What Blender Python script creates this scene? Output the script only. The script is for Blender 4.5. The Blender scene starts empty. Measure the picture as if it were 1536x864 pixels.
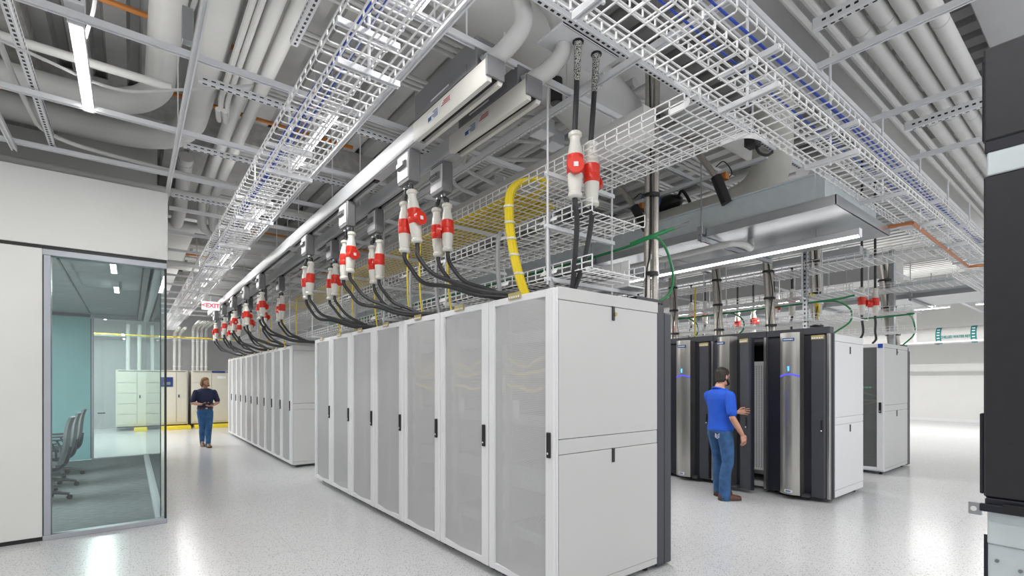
import bpy, math, random
from mathutils import Vector, Matrix
random.seed(7)
C = bpy.context.scene.collection
SC = bpy.context.scene
PI = math.pi

# ---------------------------------------------------------------- camera, world, exposure
cam_data = bpy.data.cameras.new('camera')
cam = bpy.data.objects.new('camera', cam_data)
C.objects.link(cam)
F_PX, W_PX = 731.0, 1536.0
YAW = math.atan(573.0 / F_PX)
cam.location = (0, 0, 1.6)
cam.rotation_euler = (PI / 2, 0, -YAW)
cam_data.sensor_width = 36.0
cam_data.lens = F_PX / W_PX * 36.0
cam_data.shift_y = 140.0 / W_PX
cam_data.clip_start = 0.05
cam_data.clip_end = 200
SC.camera = cam

world = bpy.data.worlds.new('world')
SC.world = world
world.use_nodes = True
bg = world.node_tree.nodes['Background']
bg.inputs['Color'].default_value = (0.95, 0.97, 1.0, 1)
bg.inputs['Strength'].default_value = 0.85
SC.view_settings.view_transform = 'Standard'
SC.view_settings.look = 'None'
SC.view_settings.gamma = 1.0
SC.view_settings.use_curve_mapping = False
SC.view_settings.exposure = 0.5
LAMP_W = 10.0           # watts per metre of linear fitting
try:
    SC.cycles.use_denoising = True
    SC.cycles.sample_clamp_indirect = 4.0
    SC.cycles.max_bounces = 8
    SC.cycles.diffuse_bounces = 4
    SC.cycles.glossy_bounces = 3
    SC.cycles.transparent_max_bounces = 12
    SC.cycles.caustics_reflective = False
    SC.cycles.caustics_refractive = False
except Exception:
    pass

# ---------------------------------------------------------------- materials
def mat(name, col, rough=0.5, metal=0.0, var=0.04, scale=6.0, bump=0.0, emit=None, spec=0.5, coat=0.0):
    m = bpy.data.materials.new(name)
    m.use_nodes = True
    nt = m.node_tree
    b = nt.nodes['Principled BSDF']
    b.inputs['Roughness'].default_value = rough
    b.inputs['Metallic'].default_value = metal
    b.inputs['Specular IOR Level'].default_value = spec
    if coat:
        b.inputs['Coat Weight'].default_value = coat
        b.inputs['Coat Roughness'].default_value = 0.08
    if emit:
        b.inputs['Base Color'].default_value = (*col, 1)
        b.inputs['Emission Color'].default_value = (*emit[0], 1)
        b.inputs['Emission Strength'].default_value = emit[1]
        return m
    tc = nt.nodes.new('ShaderNodeTexCoord')
    nz = nt.nodes.new('ShaderNodeTexNoise')
    nz.inputs['Scale'].default_value = scale
    nz.inputs['Detail'].default_value = 3
    nt.links.new(tc.outputs['Object'], nz.inputs['Vector'])
    rp = nt.nodes.new('ShaderNodeMapRange')
    rp.inputs['From Min'].default_value = 0.3
    rp.inputs['From Max'].default_value = 0.7
    rp.inputs['To Min'].default_value = 1 - var
    rp.inputs['To Max'].default_value = 1 + var
    nt.links.new(nz.outputs['Fac'], rp.inputs['Value'])
    mx = nt.nodes.new('ShaderNodeMix')
    mx.data_type = 'RGBA'
    mx.blend_type = 'MULTIPLY'
    mx.inputs['Factor'].default_value = 1
    mx.inputs['A'].default_value = (*col, 1)
    nt.links.new(rp.outputs['Result'], mx.inputs['B'])
    nt.links.new(mx.outputs['Result'], b.inputs['Base Color'])
    if bump:
        bp = nt.nodes.new('ShaderNodeBump')
        bp.inputs['Strength'].default_value = bump
        bp.inputs['Distance'].default_value = 0.01
        nt.links.new(nz.outputs['Fac'], bp.inputs['Height'])
        nt.links.new(bp.outputs['Normal'], b.inputs['Normal'])
    return m

def mat_floor():
    m = bpy.data.materials.new('speckled_floor')
    m.use_nodes = True
    nt = m.node_tree
    b = nt.nodes['Principled BSDF']
    tc = nt.nodes.new('ShaderNodeTexCoord')
    vo = nt.nodes.new('ShaderNodeTexVoronoi')
    vo.inputs['Scale'].default_value = 52
    nt.links.new(tc.outputs['Object'], vo.inputs['Vector'])
    r1 = nt.nodes.new('ShaderNodeValToRGB')
    r1.color_ramp.elements[0].position = 0.16
    r1.color_ramp.elements[0].color = (0.30, 0.30, 0.31, 1)
    r1.color_ramp.elements[1].position = 0.30
    r1.color_ramp.elements[1].color = (0.74, 0.745, 0.75, 1)
    nt.links.new(vo.outputs['Distance'], r1.inputs['Fac'])
    n2 = nt.nodes.new('ShaderNodeTexNoise')
    n2.inputs['Scale'].default_value = 170
    nt.links.new(tc.outputs['Object'], n2.inputs['Vector'])
    r2 = nt.nodes.new('ShaderNodeValToRGB')
    r2.color_ramp.elements[0].position = 0.38
    r2.color_ramp.elements[0].color = (0.70, 0.70, 0.72, 1)
    r2.color_ramp.elements[1].position = 0.52
    r2.color_ramp.elements[1].color = (1, 1, 1, 1)
    nt.links.new(n2.outputs['Fac'], r2.inputs['Fac'])
    mx = nt.nodes.new('ShaderNodeMix')
    mx.data_type = 'RGBA'
    mx.blend_type = 'MULTIPLY'
    mx.inputs['Factor'].default_value = 1
    nt.links.new(r1.outputs['Color'], mx.inputs['A'])
    nt.links.new(r2.outputs['Color'], mx.inputs['B'])
    # faint joints of the 0.61 m floor panels
    br = nt.nodes.new('ShaderNodeTexBrick')
    br.offset = 0.0
    br.inputs['Scale'].default_value = 1.0
    br.inputs['Brick Width'].default_value = 1.22
    br.inputs['Row Height'].default_value = 1.22
    br.inputs['Mortar Size'].default_value = 0.0025
    br.inputs['Color1'].default_value = (1, 1, 1, 1)
    br.inputs['Color2'].default_value = (0.985, 0.985, 0.985, 1)
    br.inputs['Mortar'].default_value = (0.86, 0.86, 0.86, 1)
    nt.links.new(tc.outputs['Object'], br.inputs['Vector'])
    m2 = nt.nodes.new('ShaderNodeMix')
    m2.data_type = 'RGBA'
    m2.blend_type = 'MULTIPLY'
    m2.inputs['Factor'].default_value = 1
    nt.links.new(mx.outputs['Result'], m2.inputs['A'])
    nt.links.new(br.outputs['Color'], m2.inputs['B'])
    nt.links.new(m2.outputs['Result'], b.inputs['Base Color'])
    b.inputs['Roughness'].default_value = 0.21
    return m

def mat_perf(name, col, thru):
    """perforated sheet: opaque metal with a fine grid of round holes"""
    m = bpy.data.materials.new(name)
    m.use_nodes = True
    nt = m.node_tree
    b = nt.nodes['Principled BSDF']
    b.inputs['Base Color'].default_value = (*col, 1)
    b.inputs['Roughness'].default_value = 0.45
    tr = nt.nodes.new('ShaderNodeBsdfTransparent')
    mx = nt.nodes.new('ShaderNodeMixShader')
    tc = nt.nodes.new('ShaderNodeTexCoord')
    mp = nt.nodes.new('ShaderNodeMapping')
    mp.inputs['Scale'].default_value = (0, 1, 1)
    nt.links.new(tc.outputs['Object'], mp.inputs['Vector'])
    vo = nt.nodes.new('ShaderNodeTexVoronoi')
    vo.inputs['Scale'].default_value = 140
    vo.inputs['Randomness'].default_value = 0.0
    nt.links.new(mp.outputs['Vector'], vo.inputs['Vector'])
    r = nt.nodes.new('ShaderNodeMapRange')
    r.inputs['From Min'].default_value = 0.30
    r.inputs['From Max'].default_value = 0.42
    r.inputs['To Min'].default_value = min(1.0, thru + 0.25)
    r.inputs['To Max'].default_value = max(0.0, thru - 0.25)
    nt.links.new(vo.outputs['Distance'], r.inputs['Value'])
    nt.links.new(r.outputs['Result'], mx.inputs[0])
    nt.links.new(b.outputs[0], mx.inputs[1])
    nt.links.new(tr.outputs[0], mx.inputs[2])
    nt.links.new(mx.outputs[0], nt.nodes['Material Output'].inputs['Surface'])
    return m

def mat_glass(name, tint, refl=0.9):
    m = bpy.data.materials.new(name)
    m.use_nodes = True
    nt = m.node_tree
    nt.nodes.remove(nt.nodes['Principled BSDF'])
    tr = nt.nodes.new('ShaderNodeBsdfTransparent')
    tr.inputs['Color'].default_value = (*tint, 1)
    gl = nt.nodes.new('ShaderNodeBsdfGlossy')
    gl.inputs['Roughness'].default_value = 0.0
    gl.inputs['Color'].default_value = (refl, refl, refl, 1)
    fr = nt.nodes.new('ShaderNodeFresnel')
    fr.inputs['IOR'].default_value = 1.5
    mx = nt.nodes.new('ShaderNodeMixShader')
    nt.links.new(fr.outputs[0], mx.inputs[0])
    nt.links.new(tr.outputs[0], mx.inputs[1])
    nt.links.new(gl.outputs[0], mx.inputs[2])
    nt.links.new(mx.outputs[0], nt.nodes['Material Output'].inputs['Surface'])
    return m

def mat_stripes(name, c1, c2, scale, axis, rough=0.8):
    m = bpy.data.materials.new(name)
    m.use_nodes = True
    nt = m.node_tree
    b = nt.nodes['Principled BSDF']
    b.inputs['Roughness'].default_value = rough
    tc = nt.nodes.new('ShaderNodeTexCoord')
    mp = nt.nodes.new('ShaderNodeMapping')
    mp.inputs['Scale'].default_value = axis
    nt.links.new(tc.outputs['Object'], mp.inputs['Vector'])
    nz = nt.nodes.new('ShaderNodeTexNoise')
    nz.inputs['Scale'].default_value = scale
    nz.inputs['Detail'].default_value = 4
    nt.links.new(mp.outputs['Vector'], nz.inputs['Vector'])
    r = nt.nodes.new('ShaderNodeValToRGB')
    r.color_ramp.elements[0].position = 0.35
    r.color_ramp.elements[0].color = (*c1, 1)
    r.color_ramp.elements[1].position = 0.65
    r.color_ramp.elements[1].color = (*c2, 1)
    nt.links.new(nz.outputs['Fac'], r.inputs['Fac'])
    nt.links.new(r.outputs['Color'], b.inputs['Base Color'])
    return m

M = {}
M['floor'] = mat_floor()
M['wall'] = mat('wall_paint', (0.74, 0.74, 0.72), 0.6, var=0.015, scale=2)
M['wall_grey'] = mat('grey_wall_paint', (0.50, 0.50, 0.51), 0.7, var=0.03, scale=2)
M['deck'] = mat('deck_steel', (0.52, 0.52, 0.51), 0.7, var=0.10, scale=3)
M['concrete'] = mat('concrete', (0.45, 0.445, 0.43), 0.9, var=0.22, scale=9, bump=0.5)
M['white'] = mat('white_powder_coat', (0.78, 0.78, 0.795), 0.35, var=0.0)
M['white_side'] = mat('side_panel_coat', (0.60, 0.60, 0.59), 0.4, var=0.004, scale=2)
M['wire'] = mat('white_wire', (0.84, 0.84, 0.84), 0.4, var=0.01)
M['pipe'] = mat('pipe_insulation', (0.66, 0.66, 0.64), 0.55, var=0.03, scale=4, bump=0.1)
M['pipe_tan'] = mat('pipe_canvas', (0.66, 0.64, 0.585), 0.7, var=0.06, scale=4, bump=0.2)
M['conduit'] = mat('painted_conduit', (0.58, 0.58, 0.57), 0.5, var=0.03)
M['strut'] = mat('painted_strut', (0.78, 0.79, 0.81), 0.35, var=0.02)
M['galv'] = mat('galvanised_steel', (0.46, 0.48, 0.50), 0.30, 0.85, var=0.05, scale=8)
M['galv_flat'] = mat('spangled_sheet', (0.66, 0.72, 0.745), 0.36, 0.3, var=0.04, scale=12)
M['alu'] = mat('busway_aluminium', (0.52, 0.53, 0.545), 0.42, 0.1, var=0.03, scale=3)
M['cream'] = mat('busway_cream', (0.72, 0.71, 0.66), 0.45, var=0.02)
M['grey'] = mat('mid_grey_plastic', (0.21, 0.21, 0.22), 0.5, var=0.03)
M['tapgrey'] = mat('tap_box_grey', (0.19, 0.19, 0.197), 0.45, var=0.03)
M['darkgrey'] = mat('anthracite_coat', (0.050, 0.053, 0.065), 0.45, var=0.05)
M['blackcoat'] = mat('black_panel_coat', (0.022, 0.022, 0.027), 0.45, var=0.10, scale=25, bump=0.05)
M['navy'] = mat('dark_recess', (0.012, 0.013, 0.022), 0.4, var=0.05)
M['black'] = mat('black_plastic', (0.012, 0.012, 0.013), 0.4)
M['rubber'] = mat('cable_jacket', (0.028, 0.029, 0.032), 0.5, var=0.1, scale=30)
M['plugw'] = mat('plug_ivory', (0.72, 0.71, 0.65), 0.3)
M['red'] = mat('plug_red', (0.72, 0.035, 0.018), 0.3)
M['yellow'] = mat('fibre_yellow', (0.82, 0.63, 0.02), 0.4, var=0.05)
M['yellow_paint'] = mat('plinth_yellow', (0.78, 0.60, 0.03), 0.5)
M['green'] = mat('earth_green', (0.01, 0.23, 0.07), 0.4)
M['blue'] = mat('data_blue', (0.012, 0.06, 0.42), 0.4)
M['orange'] = mat('orange_pipe', (0.52, 0.19, 0.035), 0.45)
M['copper'] = mat('copper_bar', (0.52, 0.20, 0.08), 0.35, 0.7)
M['greycable'] = mat('grey_cable', (0.36, 0.37, 0.38), 0.45)
M['steel'] = mat_stripes('brushed_stainless', (0.50, 0.49, 0.46), (0.58, 0.57, 0.54), 3, (1, 90, 1), 0.28)
M['steel'].node_tree.nodes['Principled BSDF'].inputs['Metallic'].default_value = 0.9
M['braid'] = mat('stainless_braid', (0.50, 0.47, 0.43), 0.35, 0.8, var=0.15, scale=90)
M['brass'] = mat('brass_tag', (0.46, 0.38, 0.14), 0.4, 0.3)
M['cab'] = mat('cabinet_beige', (0.60, 0.575, 0.49), 0.5, var=0.02)
M['carpet'] = mat_stripes('grey_carpet', (0.11, 0.125, 0.125), (0.20, 0.22, 0.225), 9, (1, 7, 1), 0.95)
M['glass'] = mat_glass('tinted_glass', (0.88, 0.955, 0.95))
M['glass_clear'] = mat_glass('clear_glass', (0.93, 0.97, 0.965))
M['teal'] = mat('teal_frosted', (0.34, 0.64, 0.66), 0.35, var=0.02)
M['frame'] = mat('aluminium_frame', (0.42, 0.44, 0.48), 0.4, 0.4, var=0.02)
M['tile'] = mat('ceiling_tile', (0.50, 0.54, 0.54), 0.8, var=0.02)
M['screen_blue'] = mat('panel_navy', (0.015, 0.035, 0.16), 0.3)
M['lcd'] = mat('lcd_green', (0.16, 0.20, 0.19), 0.3)
M['label'] = mat('label_white', (0.78, 0.78, 0.79), 0.5)
M['label_red'] = mat('label_red_print', (0.45, 0.07, 0.07), 0.5)
M['label_blue'] = mat('label_blue_print', (0.03, 0.10, 0.28), 0.4)
M['teal_band'] = mat('pipe_marker_teal', (0.01, 0.22, 0.22), 0.5)
M['lamp'] = mat('lamp_diffuser', (0.9, 0.9, 0.9), emit=((1.0, 0.985, 0.96), 9.0))
M['led'] = mat('led_blue', (0.05, 0.1, 0.6), emit=((0.02, 0.22, 1.0), 4.0))
M['led_glow'] = mat('led_glow_violet', (0.05, 0.05, 0.5), emit=((0.10, 0.10, 1.0), 0.55))  # blue light spilling from the indicator, put into an emissive colour
M['led_green'] = mat('led_green', (0.05, 0.5, 0.3), emit=((0.05, 1.0, 0.45), 2.0))
M['exit_red'] = mat('exit_letters', (0.8, 0.05, 0.06), emit=((1.0, 0.02, 0.05), 1.1))
M['exit_face'] = mat('exit_face', (0.8, 0.75, 0.75), emit=((1.0, 0.80, 0.82), 0.35))
M['perf'] = mat_perf('perforated_white', (0.72, 0.72, 0.725), 0.58)
M['perf_dark'] = mat_perf('perforated_grey', (0.17, 0.185, 0.18), 0.40)
M['server'] = mat('server_face', (0.30, 0.31, 0.33), 0.5, var=0.25, scale=30)
M['skin'] = mat('skin', (0.60, 0.31, 0.21), 0.5, var=0.06, scale=14)
M['hair_dark'] = mat('dark_hair', (0.022, 0.015, 0.011), 0.6, var=0.5, scale=60, bump=0.6)
M['hair_brown'] = mat('light_brown_hair', (0.24, 0.12, 0.055), 0.6, var=0.4, scale=60, bump=0.6)
M['polo_blue'] = mat('royal_blue_knit', (0.008, 0.085, 0.55), 0.75, var=0.10, scale=12, bump=0.2)
M['polo_navy'] = mat('navy_knit', (0.022, 0.028, 0.075), 0.8, var=0.12, scale=12, bump=0.2)
M['jean'] = mat('blue_denim', (0.035, 0.105, 0.25), 0.85, var=0.35, scale=9, bump=0.3)
M['jean_light'] = mat('washed_denim', (0.04, 0.13, 0.30), 0.85, var=0.25, scale=9, bump=0.3)
M['leather'] = mat('brown_leather', (0.11, 0.038, 0.018), 0.45, var=0.2, scale=20)
M['leather_tan'] = mat('tan_leather', (0.20, 0.12, 0.065), 0.55, var=0.2, scale=20)
M['sole'] = mat('shoe_sole', (0.05, 0.03, 0.022), 0.7)
M['eye'] = mat('eye_white', (0.75, 0.73, 0.70), 0.3)
M['chair_grey'] = mat('chair_mesh', (0.22, 0.24, 0.25), 0.6)

# ---------------------------------------------------------------- mesh building
BASE = {}

class MB:
    def __init__(s):
        s.v = []
        s.f = []

    def box(s, x0, x1, y0, y1, z0, z1):
        if x0 > x1: x0, x1 = x1, x0
        if y0 > y1: y0, y1 = y1, y0
        if z0 > z1: z0, z1 = z1, z0
        n = len(s.v)
        s.v += [(x0, y0, z0), (x1, y0, z0), (x1, y1, z0), (x0, y1, z0), (x0, y0, z1), (x1, y0, z1), (x1, y1, z1), (x0, y1, z1)]
        s.f += [tuple(n + i for i in q) for q in ((0, 3, 2, 1), (4, 5, 6, 7), (0, 1, 5, 4), (1, 2, 6, 5), (2, 3, 7, 6), (3, 0, 4, 7))]
        return s

    def cbox(s, x0, x1, y0, y1, z0, z1, c=0.006):
        """box with chamfered edges"""
        c = min(c, abs(x1 - x0) * .45, abs(y1 - y0) * .45, abs(z1 - z0) * .45)
        lo, hi = (min(x0, x1), min(y0, y1), min(z0, z1)), (max(x0, x1), max(y0, y1), max(z0, z1))
        n = len(s.v)
        idx = {}
        for i in range(8):
            sg = [(i >> k) & 1 for k in range(3)]
            for a in range(3):
                p = [(hi[k] if sg[k] else lo[k]) if k == a else ((hi[k] - c) if sg[k] else (lo[k] + c)) for k in range(3)]
                idx[(i, a)] = len(s.v)
                s.v.append(tuple(p))
        def add(q, nrm):
            a, b, d = (Vector(s.v[q[0]]), Vector(s.v[q[1]]), Vector(s.v[q[2]]))
            if (b - a).cross(d - a).dot(nrm) < 0: q = q[::-1]
            s.f.append(tuple(q))
        ctr = Vector([(lo[k] + hi[k]) / 2 for k in range(3)])
        def nm(q): return sum((Vector(s.v[i]) for i in q), Vector()) / len(q) - ctr
        for a in range(3):
            o = [k for k in range(3) if k != a]
            for sd in (0, 1):
                q = []
                for (p, r) in ((0, 0), (1, 0), (1, 1), (0, 1)):
                    i = (sd << a) | (p << o[0]) | (r << o[1])
                    q.append(idx[(i, a)])
                nv = Vector((0, 0, 0)); nv[a] = 1 if sd else -1
                add(q, nv)
            for p in (0, 1):
                for r in (0, 1):
                    i0 = (p << o[0]) | (r << o[1])
                    i1 = i0 | (1 << a)
                    q = [idx[(i0, o[0])], idx[(i1, o[0])], idx[(i1, o[1])], idx[(i0, o[1])]]
                    nv = Vector((0, 0, 0)); nv[o[0]] = 1 if p else -1; nv[o[1]] = 1 if r else -1
                    add(q, nv)
        for i in range(8):
            q = [idx[(i, 0)], idx[(i, 1)], idx[(i, 2)]]
            nv = Vector([(1 if (i >> k) & 1 else -1) for k in range(3)])
            add(q, nv)
        return s

    def loft(s, rings, cap=True, closed=False):
        n0 = len(s.v)
        m = len(rings[0])
        for r in rings: s.v += [tuple(p) for p in r]
        k = len(rings)
        for i in range(k if closed else k - 1):
            a, b = n0 + i * m, n0 + ((i + 1) % k) * m
            for j in range(m):
                s.f.append((a + j, a + (j + 1) % m, b + (j + 1) % m, b + j))
        if cap and not closed:
            s.f.append(tuple(n0 + j for j in range(m))[::-1])
            s.f.append(tuple(n0 + (k - 1) * m + j for j in range(m)))
        return s

    def tube(s, path, r, n=8, cap=True, closed=False):
        P = [Vector(p) for p in path]
        k = len(P)
        rr = r if isinstance(r, (list, tuple)) else [r] * k
        rings = []
        up = None
        for i in range(k):
            if closed:
                t = P[(i + 1) % k] - P[i - 1]
            else:
                t = (P[min(i + 1, k - 1)] - P[max(i - 1, 0)])
            if t.length < 1e-9: t = Vector((0, 0, 1))
            t.normalize()
            if up is None:
                a = Vector((0, 0, 1)) if abs(t.z) < 0.9 else Vector((0, 1, 0))
                up = (a - t * a.dot(t)).normalized()
            else:
                up = (up - t * up.dot(t))
                if up.length < 1e-6:
                    a = Vector((1, 0, 0)); up = a - t * a.dot(t)
                up.normalize()
            sd = t.cross(up)
            rings.append([P[i] + (up * math.cos(2 * PI * j / n) + sd * math.sin(2 * PI * j / n)) * rr[i] for j in range(n)])
        s.loft(rings, cap, closed)
        return s

    def cyl(s, a, b, r, n=12):
        return s.tube([a, b], r, n)

    def prism(s, poly, axis, a, b):
        """2D polygon extruded along axis; poly given in the two remaining axes in order"""
        def mk(p, t):
            if axis == 'X': return (t, p[0], p[1])
            if axis == 'Y': return (p[0], t, p[1])
            return (p[0], p[1], t)
        n0 = len(s.v)
        m = len(poly)
        s.v += [mk(p, a) for p in poly] + [mk(p, b) for p in poly]
        for j in range(m):
            s.f.append((n0 + j, n0 + (j + 1) % m, n0 + m + (j + 1) % m, n0 + m + j))
        s.f.append(tuple(n0 + j for j in range(m))[::-1])
        s.f.append(tuple(n0 + m + j for j in range(m)))
        return s

    def ellipsoid(s, c, rx, ry, rz, n=12, k=8, R=None):
        rings = []
        for i in range(k + 1):
            t = PI * (i + 0.02) / (k + 0.04)
            rings.append([(math.sin(t) * math.cos(2 * PI * j / n) * rx, math.sin(t) * math.sin(2 * PI * j / n) * ry, -math.cos(t) * rz) for j in range(n)])
        c = Vector(c)
        rings = [[c + ((R @ Vector(p)) if R else Vector(p)) for p in r] for r in rings]
        return s.loft(rings)

    def xform(s, mtx, start=0):
        s.v = s.v[:start] + [tuple(mtx @ Vector(p)) for p in s.v[start:]]
        return s

    def mesh(s, name, material, base=(0, 0, 0), sharp=35):
        me = bpy.data.meshes.new(name)
        bx, by, bz = base
        me.from_pydata([(p[0] - bx, p[1] - by, p[2] - bz) for p in s.v], [], s.f)
        me.materials.append(material)
        if sharp is not None:
            me.polygons.foreach_set('use_smooth', [True] * len(me.polygons))
            me.set_sharp_from_angle(angle=math.radians(sharp))
        me.update()
        return me

    def build(s, name, material, parent=None, base=None, sharp=35, fixn=False):
        if parent is not None and base is None: base = BASE.get(parent.name, (0, 0, 0))
        if base is None: base = (0, 0, 0)
        me = s.mesh(name, material, base, sharp)
        if fixn:
            import bmesh
            bm = bmesh.new(); bm.from_mesh(me)
            bmesh.ops.recalc_face_normals(bm, faces=bm.faces)
            bm.to_mesh(me); bm.free()
        o = bpy.data.objects.new(name, me)
        C.objects.link(o)
        if parent is not None:
            o.parent = parent
        else:
            o.location = base
        BASE[o.name] = tuple(base)
        return o

def tag(o, label=None, cat=None, group=None, kind=None):
    if label: o['label'] = label
    if cat: o['category'] = cat
    if group: o['group'] = group
    if kind: o['kind'] = kind
    return o

def thing(name, base, label, cat, group=None):
    """an Empty at the base of a thing; parts are built in world space and stored relative to it"""
    o = bpy.data.objects.new(name, None)
    o.empty_display_size = 0.1
    C.objects.link(o)
    o.location = base
    BASE[o.name] = tuple(base)
    return tag(o, label, cat, group)

def single(mb, name, m, base, label, cat, group=None, sharp=35, kind=None):
    return tag(mb.build(name, m, None, base, sharp), label, cat, group, kind)

def struct(mb, name, m, parent=None, sharp=35):
    o = mb.build(name, m, parent, sharp=sharp)
    o['kind'] = 'structure'
    return o

def copy_tree(o, parent=None):
    c = o.copy()
    C.objects.link(c)
    if parent is not None: c.parent = parent
    BASE[c.name] = BASE.get(o.name, (0, 0, 0))
    for ch in list(o.children):
        if ch.type == 'MESH' or ch.type == 'EMPTY': copy_tree(ch, c)
    return c

def dup(root, delta, label, group=None, rz=0.0):
    r = copy_tree(root)
    r.location = Vector(root.location) + Vector(delta)
    r.rotation_euler.z = root.rotation_euler.z + rz
    r['label'] = label
    if group: r['group'] = group
    return r

def curve(pts, n=8):
    """Catmull-Rom through the points"""
    P = [Vector(p) for p in pts]
    Q = [P[0] * 2 - P[1]] + P + [P[-1] * 2 - P[-2]]
    out = []
    for i in range(1, len(Q) - 2):
        a, b, c, d = Q[i - 1], Q[i], Q[i + 1], Q[i + 2]
        for k in range(n):
            t = k / n
            out.append(0.5 * ((2 * b) + (c - a) * t + (2 * a - 5 * b + 4 * c - d) * t * t + (3 * b - a - 3 * c + d) * t ** 3))
    out.append(P[-1])
    return out

ORD = ['first', 'second', 'third', 'fourth', 'fifth', 'sixth', 'seventh', 'eighth', 'ninth', 'tenth', 'eleventh', 'twelfth',
       'thirteenth', 'fourteenth', 'fifteenth', 'sixteenth', 'seventeenth', 'eighteenth', 'nineteenth', 'twentieth']

def text_part(txt, name, m, parent, loc, rot, size, depth=0.002, align='CENTER', base=None, bold=0.0):
    cu = bpy.data.curves.new(name, 'FONT')
    cu.body = txt
    cu.size = size
    cu.extrude = depth
    cu.offset = bold
    cu.align_x = align
    cu.align_y = 'CENTER'
    o = bpy.data.objects.new(name, cu)
    C.objects.link(o)
    dg = bpy.context.evaluated_depsgraph_get()
    me = bpy.data.meshes.new_from_object(o.evaluated_get(dg))
    bpy.data.objects.remove(o)
    me.name = name
    me.materials.clear()
    me.materials.append(m)
    n = bpy.data.objects.new(name, me)
    C.objects.link(n)
    n.parent = parent
    b = BASE.get(parent.name, (0, 0, 0)) if parent else (0, 0, 0)
    n.location = Vector(loc) - Vector(b)
    n.rotation_euler = rot
    BASE[n.name] = tuple(b)
    return n
# ================================================================ SETTING
fl = MB(); fl.box(-8, 26.5, -5, 21.5, -0.12, 0.0)
floor = struct(fl, 'floor', M['floor'])

mb = MB()
x = -8.0
prof = []
while x < 26.5:
    prof += [(x, 5.42), (x + 0.08, 5.42), (x + 0.11, 5.30), (x + 0.29, 5.30), (x + 0.32, 5.42)]
    x += 0.32
n0 = 0
for (px, pz) in prof: mb.v += [(px, -5, pz), (px, 21.5, pz)]
for i in range(len(prof) - 1):
    if abs(prof[i][0] - prof[i + 1][0]) < 1e-6: continue
    mb.f.append((2 * i, 2 * i + 1, 2 * i + 3, 2 * i + 2))
struct(mb, 'ceiling', M['deck'], sharp=20)

struct(MB().box(-8, 26.5, 21.5, 21.7, 0, 5.5), 'wall_back', M['wall_grey'])
struct(MB().box(25.7, 25.9, -5, 21.5, 0, 5.5), 'wall_right', M['wall'])
struct(MB().box(-8.2, -8, -5, 21.5, 0, 5.5), 'wall_left', M['wall'])
struct(MB().box(25.68, 25.7, -5, 21.5, 0, 0.1), 'baseboard_right', M['white'])
# concrete beams under the deck
for i, y in enumerate((2.0, 8.0, 14.5, 20.0)):
    struct(MB().cbox(-8, 25.7, y - 0.22, y + 0.22, 4.96, 5.32, 0.02), 'ceiling_beam', M['concrete'])
for i, x in enumerate((-1.1, 8.7, 17.5)):
    struct(MB().cbox(x - 0.3, x + 0.3, -5, 21.5, 5.05, 5.31, 0.02), 'ceiling_girder', M['concrete'])

# ---- meeting room (walls are structure)
WY = 6.73
CX = 0.335
# solid white panels left of the glass, with a joint and recessed black base
struct(MB().cbox(-3.2, -0.69, WY, WY + 0.11, 0.045, 2.93, 0.004), 'wall_front', M['wall'])
struct(MB().box(-3.2, -0.66, WY + 0.03, WY + 0.10, 0.0, 0.045), 'baseboard_front', M['black'])
struct(MB().cbox(-3.2, CX, WY - 0.012, WY + 0.12, 2.965, 3.72, 0.004), 'wall_fascia', M['wall'])
struct(MB().box(-3.2, CX - 0.01, WY + 0.01, WY + 0.10, 2.92, 2.97), 'trim_1', M['black'])
struct(MB().cbox(CX - 0.10, CX, WY + 0.12, 13.05, 2.965, 3.72, 0.004), 'wall_fascia_side', M['wall'])
struct(MB().box(-8, CX, WY + 0.1, 13.1, 3.60, 3.70), 'roof_meeting_room', M['wall_grey'])
struct(MB().box(-3.3, -3.2, WY, 13.1, 0, 3.6), 'wall_meeting_left', M['wall'])
struct(MB().box(-8, CX - 0.02, 13.06, 13.16, 2.93, 3.70), 'wall_meeting_back', M['wall_grey'])
struct(MB().box(-5.5, 0.33, 9.3, 9.42, 3.70, 5.3), 'wall_upper', M['wall'])
carpet = MB().box(-3.2, CX - 0.02, WY + 0.05, 13.05, 0.0, 0.012)
struct(carpet, 'floor_carpet', M['carpet'])
# ceiling of the meeting room: planks on the left bay, smooth panels on the right
cl = MB().box(-3.2, CX - 0.02, WY + 0.1, 13.05, 3.02, 3.06)
mceil = struct(cl, 'ceiling_meeting_room', M['tile'])
for i in range(14):
    y = WY + 0.14 + i * 0.44
    MB().cbox(-3.15, -0.64, y, y + 0.43, 2.975, 3.02, 0.01).build('plank', M['tile'], mceil)
for i in range(5):
    y = WY + 0.14 + i * 1.25
    MB().cbox(-0.62, 0.12, y, y + 1.24, 2.97, 3.02, 0.003).build('panel', M['tile'], mceil)
for i in range(2):
    MB().box(0.13, 0.19, WY + 0.14, 13.0, 2.90 + i * .05, 2.93 + i * .05).build('blind_rail', M['darkgrey'], mceil)

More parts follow.
